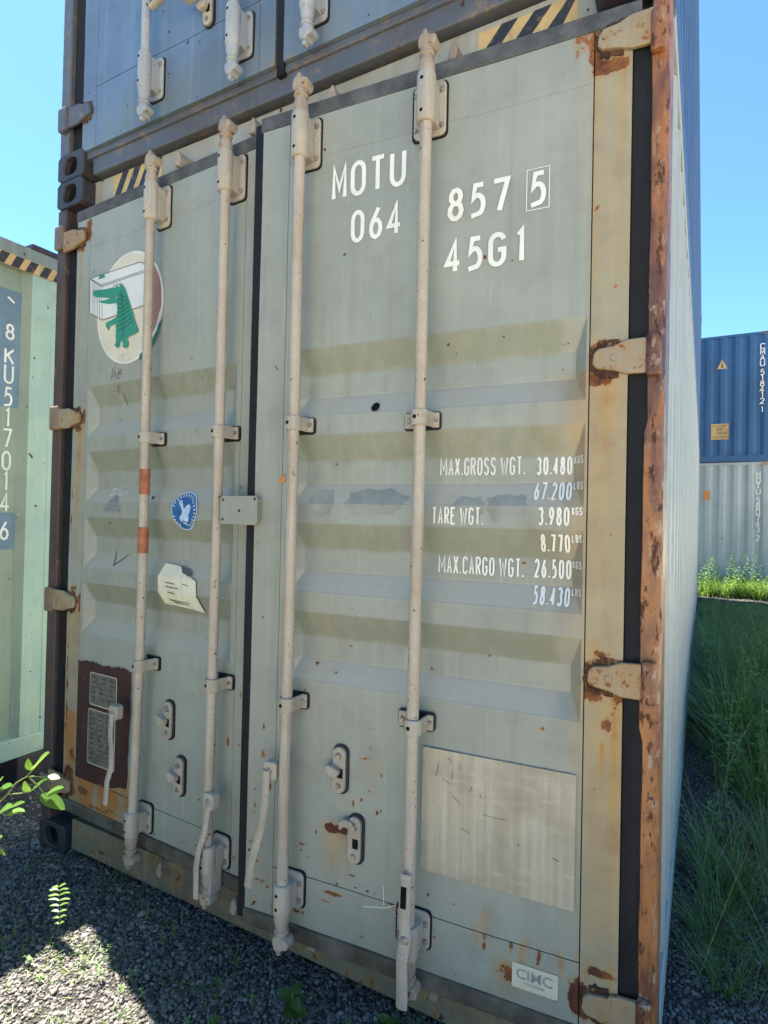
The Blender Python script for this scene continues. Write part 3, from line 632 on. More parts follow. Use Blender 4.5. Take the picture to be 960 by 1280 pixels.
pbR = [(-.885, .522, .026, .018, .92), (-.845, .527, .024, .020, .92), (-.79, .742, .012, .012, .75), (-.765, .752, .012, .012, .75), (-.755, .78, .006, .012, .75), (-.775, .735, .02, .005, .6), (-.93, .50, .008, .02, .62), (-.73, .60, .01, .012, .66), (-.79, .67, .005, .01, .7), (-.76, .655, .005, .008, .7), (-.81, .40, .02, .006, .65), (-.98, .45, .02, .006, .62), (-.66, .52, .012, .012, .6), (-.72, .71, .006, .01, .7), (-.81, .61, .012, .02, .64), (-.785, .56, .008, .012, .6), (-1.0, .6, .006, .01, .6), (-.70, .83, .007, .008, .68)]
stp = [(-.875, .52, .035, .17, .75), (-.84, .52, .02, .14, .7), (-.93, 1.2, .05, .6, .08), (-.75, .74, .02, .12, .3)]
rc = random.Random(11)
def chips(n, x0, x1, z0, z1): return [(rc.uniform(x0, x1), z0+(z1-z0)*rc.random()**1.6, rc.uniform(.003, .011), rc.uniform(.003, .012), rc.uniform(.52, .70)) for _ in range(n)]
blR += chips(26, -1.18, -1.09, .21, 1.4)+chips(30, -1.1, -.1, .21, .36)+chips(14, -.17, -.09, .3, 2.6)
pbR += chips(46, -1.07, -.62, .36, 1.1)+chips(16, -.6, -.18, .36, 1.9)+chips(10, -1.05, -.2, 1.9, 2.55)
stR += [(rc.uniform(-.165, -.09), zz_, rc.uniform(.003, .009), rc.uniform(.2, .8), rc.uniform(.6, 1.0)) for zz_ in (1.82, 1.82, 1.80, 1.03, 1.03, 1.02, 1.0, 2.6, 2.58, .9) for _q in (0, 1)]+[(rc.uniform(-.5, -.1), .355, rc.uniform(.003, .008), rc.uniform(.06, .14), .8) for _q in range(9)]
DR, sfR = door(T, 'R', .0804, .203, 2.694, [(-1.008, [(0, .24), (-.003, .6), (.0, .9), (.002, 1.6), (0, 2.2), (.001, 2.68)]), (-.603, [(-.003, .24), (-.002, .9), (.001, 1.5), (0, 2.2), (.002, 2.68)])],
               ('door', 'rail', 'stile_r', 'rod'), blobs=blR, stains=stR+stp, pblobs=pbR, hz=hzR)
# left door ---------------------------------------------------------
blL = [(.235, 2.64, .03, .06, .8), (.18, 2.58, .04, .03, .7), (.24, 1.85, .02, .05, .8), (.2, 1.80, .04, .02, .7), (.245, 1.075, .02, .055, .85), (.2, 1.13, .04, .02, .65), (.2, .32, .07, .10, .75), (.22, .45, .03, .1, .55), (.17, .55, .02, .2, .5), (.3, .31, .1, .03, .55), (1.17, 1.5, .012, .015, .75), (1.17, .85, .01, .02, .6), (1.18, .62, .01, .03, .66), (.9, .27, .03, .01, .62), (.5, .27, .05, .015, .6)]
stL = [(.2, 1.04, .07, .75, .55), (.20, .60, .07, .9, 1.1), (.32, .44, .10, .8, 1.25), (.47, .44, .10, .8, 1.2), (.58, .42, .05, .8, .9), (.2, 1.80, .03, .5, .3)]
pbL = [(.62, 2.21, .02, .006, .68), (.64, 2.18, .006, .03, .66), (.64, 2.13, .006, .006, .7), (.84, .6, .006, .006, .6), (1.09, 1.47, .016, .01, .7), (.3, .36, .04, .02, .5), (.98, .45, .008, .012, .6), (1.08, .66, .008, .02, .68), (1.12, .68, .008, .03, .66)]
blL += chips(24, 1.145, 1.21, .26, 1.5)+chips(24, .25, 1.14, .25, .36)+chips(20, .16, .245, .26, 2.4)
pbL += chips(34, .62, 1.13, .36, 1.1)+chips(14, .3, 1.13, 1.1, 2.5)
stL += [(rc.uniform(.165, .245), zz_, rc.uniform(.003, .010), rc.uniform(.2, .7), rc.uniform(.6, 1.0)) for zz_ in (2.58, 1.81, 1.8, 1.03, 1.0) for _q in (0, 1)]
blL += [(.2, .27, .08, .02, .7), (.4, .262, .12, .012, .66), (.17, .7, .014, .35, .62), (.165, 1.5, .010, .3, .6)]
DL, sfL = door(T, 'L', -.0406, .248, 2.69, [(.724, [(-.022, .26), (-.012, .45), (.0, .9), (.003, 1.3), (-.002, 1.75), (-.006, 2.2), (-.005, 2.68)]), (1.103, [(-.006, .26), (-.002, .9), (.003, 1.7), (.002, 2.68)])],
               ('door', 'rail', 'rail', 'rod'), blobs=blL, stains=stL, pblobs=pbL+blL[-4:], hz=(2.62, 1.850, 1.072, .30))
for D, xs_, zs_ in ((DL, (.724, 1.103), ((1.729, 1.728), (.894, .886))), (DR, (-1.008, -.603), ((1.730, 1.726), (.889, .889)))):
    for i, x in enumerate(xs_):
        both = (D is DR and i == 1)
        end_bearing(D, x-(.004 if D is DL and i == 0 else 0), -.06, 2.527, 2.682, both)
        xb = x-(.02 if D is DL and i == 0 else 0)
        end_bearing(D, xb, -.06, .262 if not both else .265, .368, both)
        strap(D, x, -.06, zs_[0][i], both); strap(D, x, -.06, zs_[1][i], both)
        cam_fitting(D, x-(.005 if D is DL and i == 0 else 0), -.06, 2.69, True)
        cam_fitting(D, xb, -.06, .25, False)
        # keeper beside the cam on the header
        xw = (W if D is DR else 0)+x
        for zt, mk in ((2.79, 'cam'), (.13, 'cam')):
            q = MB(); yk = -.035 if abs(xw-1.25) < .3 else -.02
            q.prism([(xw+.028, zt-.025), (xw+.052, zt-.03), (xw+.060, zt+.0), (xw+.048, zt+.03), (xw+.035, zt+.012)], yk, .056); q.build('cam_keeper', M[mk], T, bev=.004)
catch(DL, .825, .70); catch(DL, .892, .512); catch(DR, -.852, .705); catch(DR, -.797, .512, True)
handle(DL, [(.600, -.082, .70), (.600, -.086, .62), (.612, -.088, .58), (.612, -.088, .50), (.592, -.088, .45), (.585, -.088, .362)], (.602, -.064, .705))
handle(DL, [(1.121, -.082, .50), (1.118, -.092, .42), (1.100, -.098, .36), (1.092, -.10, .30), (1.094, -.10, .20)], (1.122, -.068, .515), .024)
q = MB(); q.box(1.118, 1.126, -.07, -.02, .20, .33); q.build('handle_guide', M['rodfit'], DL, bev=.002)
handle(DR, [(-1.060, -.084, .69), (-1.058, -.09, .60), (-1.066, -.094, .53), (-1.085, -.094, .46), (-1.105, -.09, .40), (-1.112, -.09, .335)], (-1.052, -.062, .69))
handle(DR, [(-.606, -.086, .505), (-.606, -.092, .48), (-.604, -.096, .40), (-.598, -.10, .345), (-.606, -.102, .29), (-.604, -.10, .20), (-.606, -.096, .16)], None, .032)
q = MB(); q.sweep([(-.606, -.0985, .478), (-.605, -.1035, .425)], 1, 10, True, (.008, .0018)); q.build('handle_slot', M['hole'], DR)
q = MB(); q.bolt(-.598, -.105, .345, .012, .006); q.build('bolt', M['steel'], DR)
# lock plate over the gap
q = MB(); q.prism(rrect(-1.302, -1.156, 1.420, 1.513, .012), -.030, -.024); q.box(-1.17, -1.158, -.024, .0, 1.43, 1.505); o = q.build('cover_plate', M['rail'], DR, bev=.002)
[MB().bolt(a, -.030, b_, .005, .002).build('rivet', M['rustlump'], DR) for a, b_ in ((-1.29, 1.50), (-1.29, 1.437), (-1.225, 1.465), (-1.166, 1.503))]
# lettering ---------------------------------------------------------
for (t, a, z0, b_, z1, wd, kw) in [
    ('MOTU', -.926, 2.413, -.682, 2.520, .0135, {}), ('064', -.859, 2.272, -.691, 2.370, .0125, {}), ('857', -.556, 2.277, -.380, 2.372, .0135, {}),
    ('5', -.331, 2.275, -.283, 2.368, .0125, {'fill': 1}), ('45G1', -.560, 2.132, -.325, 2.226, .0135, {}),
    ('MAX.GROSS WGT.', -.573, 1.574, -.333, 1.624, .0047, {}), ('30.480', -.304, 1.573, -.212, 1.621, .0053, {}), ('KGS', -.208, 1.600, -.183, 1.621, .0026, {}),
    ('67.200', -.307, 1.506, -.211, 1.554, .0053, {}), ('LBS', -.208, 1.534, -.183, 1.554, .0026, {}),
    ('TARE WGT.', -.582, 1.437, -.436, 1.485, .0048, {}), ('3.980', -.292, 1.440, -.213, 1.488, .0053, {}), ('KGS', -.208, 1.468, -.183, 1.488, .0026, {}),
    ('8.770', -.287, 1.371, -.212, 1.418, .0053, {}), ('LBS', -.208, 1.398, -.183, 1.418, .0026, {}),
    ('MAX.CARGO WGT.', -.572, 1.299, -.332, 1.350, .0047, {}), ('26.500', -.305, 1.302, -.210, 1.352, .0053, {}), ('KGS', -.208, 1.331, -.183, 1.351, .0026, {}),
    ('58.430', -.305, 1.234, -.211, 1.281, .0053, {}), ('LBS', -.208, 1.262, -.183, 1.281, .0026, {})]:
    lettering(t, a, z0, b_, z1, wd, sfR, DR, off=.003, **kw)
b5 = []
for pl in [[(-.336, 2.268), (-.278, 2.268), (-.278, 2.376), (-.336, 2.376), (-.336, 2.268)]]: b5 += stroke_polys(pl, .0022)
decal(b5, flat, .0026, 'check_digit_box', M['white'], DR)
# bare plate, maker sticker, ghost patch, drain hole, scratches
decal([rrect(-.594, -.186, .480, .818, .004)], flat, .0036, 'bare_metal_plate', M['plate'], DR, thick=.002)
sc = []
for (a, c, b_, e, wd) in [(-.555, .745, -.548, .778, .004), (-.51, .745, -.506, .765, .003), (-.535, .742, -.515, .732, .003), (-.505, .70, -.485, .685, .003), (-.42, .668, -.36, .668, .0022), (-.48, .62, -.455, .61, .003), (-.24, .60, -.225, .596, .004), (-.46, .72, -.452, .735, .003), (-.52, .80, -.51, .79, .003), (-.43, .71, -.428, .72, .003), (-.49, .79, -.485, .775, .003), (-.33, .61, -.325, .615, .004)]:
    sc += stroke_polys([(a, c), ((a+b_)/2+.002, (c+e)/2-.001), (b_, e)], wd*.55)
decal(sc, flat, .0062, 'scratch', M['makerline'], DR)
o = decal([rrect(-.337, -.222, .246, .308, .004)], flat, .0034, 'maker_sticker', M['label_cream'], DR)
font_mesh('CIMC', .036, 'sticker_lettering', 'label_ink', DR, (-.327, -.0044, .272), sx=1.06, bold=.0004)
font_mesh('CONTAINERS', .009, 'sticker_lettering', 'label_ink', DR, (-.306, -.0044, .259), sx=.95)
decal([rrect(-.50, -.395, .237, .318, .003)], flat, .0016, 'ghost_patch', plain('ghost_patch', (.29, .305, .265), .5, .1, 10), DR)
gp = plain('old_sticker_ghost', (.25, .262, .235), .5, .16, 14)
for x0_, x1_, z0_, z1_ in ((-.52, -.435, 1.452, 1.515), (-.43, -.315, 1.445, 1.520), (-.985, -.90, 1.45, 1.535), (-.86, -.66, 1.46, 1.535)):
    pl = []
    for i in range(28):
        a = 2*math.pi*i/28; r_ = 1+rc.uniform(-.13, .13); pl.append(((x0_+x1_)/2+(x1_-x0_)/2*r_*math.copysign(abs(math.cos(a))**.7, math.cos(a)), (z0_+z1_)/2+(z1_-z0_)/2*r_*math.copysign(abs(math.sin(a))**.7, math.sin(a))))
    decal([pl], sfR, .0014, 'sticker_ghost', gp, DR)
decal([ellipse(-.768, 1.778, .0135, .0145, 12)], sfR, .003, 'punched_hole', M['hole'], DR)
decal([[(-.702, .345), (-.706, .40), (-.708, .40), (-.705, .345)], [(-.77, .325), (-.70, .341), (-.63, .375), (-.63, .372), (-.70, .338), (-.77, .322)], [(-.715, .345), (-.68, .30), (-.66, .28), (-.678, .298)]], flat, .0018, 'chalk_scratch', M['white_old'], DR)
decal([[(-1.098, 1.556), (-1.075, 1.585), (-1.071, 1.556)], ], flat, .003, 'rust_tag', M['orange'], DR)
# left door markings ------------------------------------------------
E_ = .0022
decal([ellipse(.522, 2.262, .208, .222, 56)], flat, E_, 'emblem_disc', M['paper'], DL)
decal([ellipse(.52, 2.262, .199, .213, 56)], flat, E_+.0006, 'emblem_disc', M['cream'], DL)
decal([ellipse(.52, 2.262, .199, .213, 20, -50, 46)+[(.64, 2.40), (.64, 2.12)]], flat, E_+.0012, 'emblem_field', M['salmon'], DL)
decal([ellipse(.548, 2.235, .185, .198, 16, -75, -14)+[(.66, 2.13), (.60, 2.08)]], flat, E_+.0018, 'emblem_field', M['teal'], DL)
decal([[(.600, 2.066), (.66, 2.10), (.70, 2.15), (.725, 2.22), (.716, 2.225), (.69, 2.16), (.655, 2.115), (.598, 2.078)]], flat, E_+.0024, 'emblem_rim', M['paper'], DL)
BOX = [(0.262, 2.427), (0.593, 2.428), (0.622, 2.411), (0.66, 2.41), (0.66, 2.254), (0.355, 2.238), (0.269, 2.281)]
decal([BOX], flat, E_+.003, 'emblem_container', M['paper'], DL)
BL = [[(0.262, 2.427), (0.593, 2.428), (0.622, 2.411)], [(0.262, 2.427), (0.344, 2.385), (0.66, 2.391)], [(0.268, 2.421), (0.344, 2.378), (0.66, 2.384)], [(0.344, 2.385), (0.355, 2.238)], [(0.262, 2.427), (0.269, 2.281), (0.355, 2.238), (0.66, 2.256)], [(0.283, 2.411), (0.289, 2.273)], [(0.312, 2.398), (0.32, 2.258)], [(0.328, 2.39), (0.337, 2.25)], [(0.297, 2.404), (0.303, 2.266)]]
decal([q_ for l_ in BL for q_ in stroke_polys(l_, .0028)], flat, E_+.0036, 'emblem_line', M['line'], DL)
CROC = [(0.289, 2.371), (0.305, 2.37), (0.373, 2.361), (0.423, 2.36), (0.434, 2.375), (0.449, 2.367), (0.46, 2.374), (0.479, 2.364), (0.503, 2.341), (0.519, 2.31), (0.539, 2.269), (0.555, 2.234), (0.574, 2.19), (0.59, 2.165), (0.587, 2.154), (0.555, 2.147), (0.533, 2.145), (0.522, 2.138), (0.532, 2.122), (0.531, 2.106), (0.513, 2.099), (0.494, 2.111), (0.497, 2.123), (0.489, 2.133), (0.478, 2.135), (0.475, 2.114), (0.461, 2.109), (0.441, 2.123), (0.452, 2.133), (0.447, 2.158), (0.45, 2.181), (0.445, 2.21), (0.411, 2.206), (0.4, 2.188), (0.383, 2.207), (0.379, 2.222), (0.402, 2.226), (0.44, 2.232), (0.451, 2.237), (0.454, 2.265), (0.449, 2.292), (0.399, 2.296), (0.351, 2.309), (0.323, 2.321), (0.375, 2.317), (0.409, 2.318), (0.366, 2.328), (0.302, 2.342), (0.289, 2.356)]
decal([CROC], flat, E_+.0045, 'emblem_figure', M['croc'], DL)
decal([ellipse(.345, 2.412, .022, .016, 12, 0, 180)], flat, E_+.0046, 'emblem_figure', M['croc'], DL)
scl = []
for i in range(9): scl += stroke_polys([(.455+i*.0007, 2.331-i*.019), (.476, 2.313-i*.0166), (.487+i*.0006, 2.323-i*.017)], .0045)
for i in range(8): scl += stroke_polys([(.486+i*.0007, 2.306-i*.018), (.511+i*.0064, 2.311-i*.0155)], .0045)
scl += stroke_polys([(.47, 2.34), (.486, 2.30), (.492, 2.24), (.493, 2.17), (.50, 2.145)], .003)
decal(scl, flat, E_+.0052, 'emblem_scale', M['crocdark'], DL)
for e_ in (.436, .462): decal([ellipse(e_, 2.366, .009, .011, 12)], flat, E_+.0056, 'emblem_eye', M['paper'], DL)
for e_ in (.434, .463): decal([ellipse(e_, 2.364, .0035, .005, 8)], flat, E_+.0062, 'emblem_pupil', M['black'], DL)
lettering('MD', .452, 2.062, .510, 2.085, .0045, flat, DL, 'emblem_lettering', 'paper', E_+.003)
# handwritten marks
hw = [[(.432, 2.035), (.424, 1.985)], [(.445, 2.02), (.443, 1.99)], [(.475, 2.022), (.458, 2.0), (.462, 1.986), (.478, 1.99)], [(.488, 2.02), (.468, 2.004), (.49, 2.004)], [(.446, 1.935), (.462, 1.958), (.48, 1.955)], [(.47, 1.93), (.482, 1.915), (.47, 1.905), (.484, 1.898), (.474, 1.878)]]
decal([q_ for l_ in hw for q_ in stroke_polys(l_, .003)], surf_fn(.268, 1.118), .003, 'scrawl', M['line'], DL)
hw = [[(.40, 1.545), (.43, 1.55), (.41, 1.52), (.44, 1.525)], [(.45, 1.548), (.452, 1.522), (.47, 1.53)], [(.47, 1.545), (.468, 1.52), (.50, 1.53), (.51, 1.54)]]
decal([q_ for l_ in hw for q_ in stroke_polys(l_, .003)], sfL, .003, 'scrawl', M['white_old'], DL)
ghost = plain('ghost_mark', (.20, .215, .215), .5, .2, 60)
decal([[(.385, 1.455), (.505, 1.455), (.455, 1.535)]], sfL, .0018, 'ghost_triangle', ghost, DL)
decal([[(.42, 1.305), (.45, 1.235), (.53, 1.30), (.45, 1.245), (.44, 1.27)]], sfL, .002, 'ghost_triangle', M['line'], DL)
# round blue sticker
def egg(k_): return [(.8755+.068*k_*math.cos(a)*(1+.10*math.sin(a)), 1.4620+.070*k_*math.sin(a)) for a in np.linspace(0, 2*math.pi, 41)[:-1]]
decal([egg(1)], sfL, .004, 'eagle_sticker', M['bluelight'], DL); decal([egg(.94)], sfL, .0046, 'eagle_sticker', M['blueprint'], DL)
bd = [[(.842, 1.500), (.858, 1.502), (.868, 1.490), (.876, 1.468), (.886, 1.478), (.902, 1.488), (.912, 1.475), (.905, 1.458), (.898, 1.446), (.902, 1.430), (.892, 1.420), (.875, 1.428), (.86, 1.422), (.853, 1.438), (.864, 1.452), (.868, 1.458), (.858, 1.478)], [(.868, 1.418), (.900, 1.405), (.895, 1.412), (.872, 1.424)]]
decal(bd, sfL, .0052, 'sticker_bird', M['bluelight'], DL)
tk = []
for i in range(24):
    a = math.radians(-60+i*(300/23)); 
    if i in (18, 19): continue
    cx_, cz_ = .8755+.056*math.cos(a), 1.462+.058*math.sin(a); t_ = (math.cos(a), math.sin(a)); n_ = (-t_[1], t_[0])
    tk += stroke_polys([(cx_-t_[0]*.005, cz_-t_[1]*.005), (cx_+t_[0]*.005, cz_+t_[1]*.005)], .0042)
decal(tk, sfL, .0052, 'sticker_print', M['paper'], DL)
# torn foil sticker, bridging the corrugation, top edge curled
TORN = [(.764, 1.266), (.828, 1.262), (.852, 1.258), (.862, 1.246), (.90, 1.236), (.925, 1.222), (.952, 1.214), (.953, 1.16), (.976, 1.1), (.914, 1.105), (.813, 1.113), (.761, 1.115), (.745, 1.156), (.743, 1.212)]
decal([TORN], sfL, .004, 'torn_sticker', M['torn'], DL, lift=lambda x, z: -.010*max(0, (z-1.20)/.06)-.006*max(0, (x-.93)/.04))
decal([[(x_, z_), (x_+w_, z_-.004), (x_+w_, z_-.007), (x_, z_-.003)] for x_, z_, w_ in ((.79, 1.20, .05), (.79, 1.185, .07), (.80, 1.165, .04), (.80, 1.135, .11), (.82, 1.127, .08), (.88, 1.20, .03))], sfL, .0085, 'torn_print', M['makerline'], DL, lift=lambda x, z: -.010*max(0, (z-1.20)/.06))
decal([[(.85, 1.262), (.90, 1.252), (.925, 1.235), (.915, 1.226), (.87, 1.238)]], sfL, .012, 'torn_flap', M['line'], DL)
# maroon primer patch and data plates
PR = []
base_ = [(0.245, 0.834), (0.332, 0.84), (0.404, 0.838), (0.474, 0.835), (0.533, 0.846), (0.597, 0.833), (0.597, 0.654), (0.588, 0.385), (0.461, 0.362), (0.338, 0.352), (0.24, 0.352), (0.236, 0.58)]
for i in range(len(base_)):
    a, b_ = base_[i], base_[(i+1) % len(base_)]; n_ = 7
    for j in range(n_): PR.append((a[0]+(b_[0]-a[0])*j/n_+random.uniform(-.004, .004), a[1]+(b_[1]-a[1])*j/n_+random.uniform(-.005, .005)))
PR = [(max(x, .2495), max(z, .357)) for x, z in PR]
decal([PR], flat, .0022, 'primer_patch', M['primer'], DL)
for z0, z1, x0, x1 in ((.668, .800, .335, .512), (.430, .652, .328, .508)):
    decal([rrect(x0, x1, z0, z1, .010)], flat, .0024, 'plate_adhesive', M['cream'], DL)
    decal([rrect(x0+.005, x1-.004, z0+.005, z1-.003, .008)], flat, .0028, 'data_plate', M['maker'], DL, thick=.0015)
    ln = []
    for i in range(int((z1-z0)/.02)-1):
        zz_ = z1-.02-i*.02
        for j in range(3):
            xa_ = x0+.015+j*.055; ln.append([(xa_, zz_), (xa_+random.uniform(.02, .045), zz_), (xa_+.03, zz_+.006), (xa_, zz_+.006)])
    decal(ln, flat, .0048, 'plate_print', M['makerline'], DL)
for z0, z1 in ((1.52, 1.612), (1.305, 1.400)):
    q = MB(); q.sweep([(.7255, -.06, z0), (.7255, -.06, z1)], .0188, 20, True); q.build('tape_band', M['tape'], DL, smooth=.8)
# hazard stripes on the header
def stripes(T_, x0, x1, z0, z1, y, n, lean):
    q = MB(); q.box(x0, x1, y-.002, y, z0, z1); q.build('hazard_patch', M['yellow'], T_)
    st_ = (x1-x0)/n
    for i in range(n):
        a = x0+i*st_; pts = [(max(x0, a), z0), (a+st_*.5, z0), (min(x1, a+st_*.5+lean), z1), (min(x1, a+lean), z1)]
        q = MB(); q.prism(pts, y-.004, y-.0022); q.build('hazard_stripe', M['black_chip'], T_)
stripes(T, .30, .60, 2.775, 2.885, .055, 4, .06); stripes(T, 1.93, 2.21, 2.79, 2.87, .055, 3, .07)
# vertical number at the far end of the right side wall (strokes on the outward crest)
def vertical_text(T_, txt, x, y, z, hgt, wdt, gap, wd, mat='white_old', axis_='y', name='lettering', bad=()):
    for ch in txt:
        if ch != ' ':
            q = MB()
            for i, pl in enumerate(G[ch]):
                for k_, qd in enumerate(stroke_polys([(a*wdt, z-hgt+b_*hgt) for a, b_ in pl], wd)):
                    if axis_ == 'y': q.add([(x+.0004*i+.00003*k_, y+a, b_) for a, b_ in qd], [(0, 1, 2, 3)])
                    else: q.add([(y+a, x-.0004*i-.00003*k_, b_) for a, b_ in qd], [(0, 1, 2, 3)])
            q.build(name, M[mat], T_)
        z -= gap if ch != ' ' else gap*.5
vertical_text(T, 'MOTU 064857 5', W+.0, 11.05, 2.62, .10, .062, .125, .018)

# ------------------------------------------------------------------ upper container
U = empty('shipping_container', (0, 0, H+.002)); tag(U, 'dark blue container stacked on top of the large grey one', 'container', 'shipping containers standing in the yard')
container_shell(U, 0, ('upframe', 'upframe', 'cast_dark'), 'upside', 'upframe', 'upframe', upper=True)
M['uprod'] = paint('upper_rod_paint', (.33, .34, .36), (.27, .28, .31), rust=.02, streak=.35, scale=2.2, dirtk=.35, speck=1)
UL, sfu = door(U, 'L', 0, .10, 2.69, [(.625, [(0, .2), (0, 2.68)]), (1.075, [(0, .2), (0, 2.68)])], ('updoor', 'updoor', 'updoor', 'uprod'), hmat='upframe', detail=False)
UR, sfu2 = door(U, 'R', 0, .10, 2.69, [(W and -1.045, [(0, .2), (0, 2.68)]), (-.60, [(0, .2), (0, 2.68)])], ('updoor', 'updoor', 'updoor', 'uprod'), hmat='upframe', detail=False)
for D, xs_ in ((UL, (.625, 1.075)), (UR, (-1.045, -.60))):
    for x in xs_:
        end_bearing(D, x, -.06, .165, .325, False, 'uprod'); end_bearing(D, x, -.06, 2.527, 2.682, False, 'uprod'); strap(D, x, -.06, 1.73, False, 'uprod'); strap(D, x, -.06, .89, False, 'uprod')
        cam_fitting(D, x, -.06, .155, False, 'uprod'); cam_fitting(D, x, -.06, 2.69, True, 'uprod')
catch(UL, .90, .42); catch(UL, .95, .62); catch(UR, -.85, .42); catch(UR, -.8, .62)
handle(UL, [(.69, -.09, .44), (.78, -.092, .462), (.86, -.09, .455), (.96, -.09, .462), (1.04, -.085, .50)], (.86, -.062, .448), .03)
for i, zz in enumerate(np.arange(2.5, .9, -.17)): vertical_text(U, '1' if i % 2 else '0', W+.0, 11.05, zz, .10, .062, .125, .02) if False else None

# ------------------------------------------------------------------ mint container on the left
C = empty('shipping_container', (-.68, .452, 0)); tag(C, 'pale mint green container with rusty specks and 517014 number at the left edge', 'container', 'shipping containers standing in the yard')
k_z = .0
GL = 12.19
# long side faces +x at local x=0; runs toward -y
def mint_profile():
    P = [(0, 0), (-.055, 0), (-.058, -.004), (-.165, -.004), (-.20, -.042), (-.40, -.042)]; y = -.40
    while y > -GL+.4:
        P += [(y-.068, -.006), (y-.138, -.006), (y-.206, -.042), (y-.276, -.042)]; y -= .276
    return P
P = mint_profile(); b = MB(); v = []; zs = np.linspace(.235, 2.775, 12)
for z in zs:
    for a, d_ in P: v.append((d_, a, z))
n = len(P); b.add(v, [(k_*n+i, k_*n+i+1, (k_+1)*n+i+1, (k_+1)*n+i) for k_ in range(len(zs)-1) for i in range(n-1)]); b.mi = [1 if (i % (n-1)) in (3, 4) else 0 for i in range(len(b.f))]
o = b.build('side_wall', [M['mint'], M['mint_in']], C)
q = MB(); q.box(-.05, .004, -GL, -.0, 2.776, 2.868); q.build('top_rail', M['mint_rail'], C, bev=.006)
q = MB(); q.box(-.06, .006, -GL, -.0, .13, .234); q.build('bottom_rail', M['mint'], C, bev=.006)
MB().box(-.16, .008, -.178, .0, 2.869, 2.898).build('corner_casting', M['cast_dark'], C, bev=.006); MB().box(-.16, .009, -.178, .004, .0, .128).build('corner_casting', M['cast_dark'], C, bev=.006)
q = MB(); q.bolt(.001, 0, 0, .001); 
q = MB(); q.sweep([(-.03, -.065, 2.752), (.0015, -.065, 2.752)], .018, 14); q.build('lifting_hole', M['hole'], C)
q = MB(); q.box(-2.43, -.05, -GL, -.0, .15, .19); q.box(-2.43, -.05, -GL, 0, 2.83, 2.855); q.box(-2.438, -2.42, -GL, 0, .13, 2.86); q.box(-2.42, -.05, -.03, -.0, .19, 2.83); q.box(-2.42, -.05, -GL, -GL+.03, .19, 2.83); q.build('body', M['mint'], C)
for y0_ in np.arange(-.36, -.04, .075):
    q = MB(); z0_, z1_ = 2.735, 2.798
    q.add([(.0055, y0_, z0_), (.0055, y0_+.042, z0_), (.0055, y0_+.042+.03, z1_), (.0055, y0_+.03, z1_)], [(0, 1, 2, 3)]); q.build('hazard_stripe', M['black_chip'], C)
q = MB(); q.box(.0, .0048, -.40, -.02, 2.735, 2.80); q.build('hazard_patch', M['yellow'], C)
for z0_, z1_ in ((2.0, 2.625), (1.245, 1.44)):
    q = MB(); q.add([(-.0405, -.40, z0_), (-.0405, -.2, z0_), (-.0405, -.2, z1_), (-.0405, -.40, z1_)], [(0, 1, 2, 3)]); q.build('repainted_patch', M['patch'], C)
for ch, zc in (('/', 2.56), ('8', 2.40), ('K', 2.27), ('U', 2.175), ('5', 2.055), ('1', 1.945), ('7', 1.835), ('0', 1.715), ('1', 1.607), ('4', 1.494), ('6', 1.345)):
    hh = .075 if ch in '8K' else .092
    vertical_text(C, ch, -.039, -.274, zc+hh/2, hh, .040, 0, .0115, 'white_old')

# ------------------------------------------------------------------ far containers
def far_box(name, label, z, mat, frame, txt, tz, tx, y=13.7, x1=4.02):
    T_ = empty(name, (x1, y, z)); tag(T_, label, 'container', 'shipping containers standing in the yard')
    corr_side('side_wall', mat, T_, .004, -LN+.17, -.17, .158, H-.06, 1, 'x', dep=.04)
    for z0_, z1_, nm in ((H-.062, H-.002, 'top_rail'), (.02, .158, 'bottom_rail')):
        q = MB(); q.box(-LN+.18, -.40 if nm == 'top_rail' else -.18, -.004, .06, z0_, z1_); q.build(nm, M[mat], T_, bev=.005)
    for xa in (-LN, -.178):
        for za in (0, H-.118): q = MB(); q.box(xa, xa+.178, -.008, .16, za, za+.118); q.build('corner_casting', M[frame], T_, bev=.01)
        q = MB(); q.box(xa, xa+.17, .0, .15, .118, H-.118); q.build('corner_post', M[mat], T_, bev=.01)
    q = MB(); q.box(-.40, -.18, -.006, .05, H-.075, H-.002); q.build('corner_doubler', M[frame], T_, bev=.006)
    q = MB(); q.box(-LN+.02, -.02, .09, 2.42, .16, H-.03); q.build('body', M[mat], T_)
    vertical_text(T_, txt, -.0008-.0 if False else -.001, tx-x1, tz-z, .115, .075, .128, .021, axis_='x', mat='white')
    return T_
F2 = far_box('shipping_container', 'blue container with yellow warning marks, upper one of the far stack', H+.004, 'farblue', 'upframe', 'CMAU 518412 1', 5.52, 3.59)
F1 = far_box('shipping_container', 'light grey container in the weeds, lower one of the far stack', 0, 'fargrey', 'hinge', 'MOTU 580743 2', 2.68, 3.54)
q = MB(); q.prism([(-1.27, 5.03-H), (-1.06, 5.03-H), (-1.165, 5.25-H)], -.004, -.002); q.build('warning_triangle', M['yellow'], F2)
q = MB(); q.prism([(-1.185, 5.06-H), (-1.145, 5.06-H), (-1.165, 5.18-H)], -.006, -.0045); q.build('warning_mark', M['black'], F2)
q = MB(); q.box(-1.37, -1.02, -.004, -.002, 3.42-H, 3.78-H); q.build('warning_plate', M['yellow'], F2)
for i, t in enumerate(('CAUTION', "9'6\"", 'HIGH', 'CONTAINER')):
    font_mesh(t, .085 if i in (1, 2) else .058, 'warning_lettering', 'black', F2, (-1.34+(.08 if i in (1, 2) else 0), -.0052, 3.71-H-i*.085))
q = MB(); q.box(-1.50, -1.37, -.004, -.002, 2.06, 2.26); q.build('orange_label', M['orange'], F1)

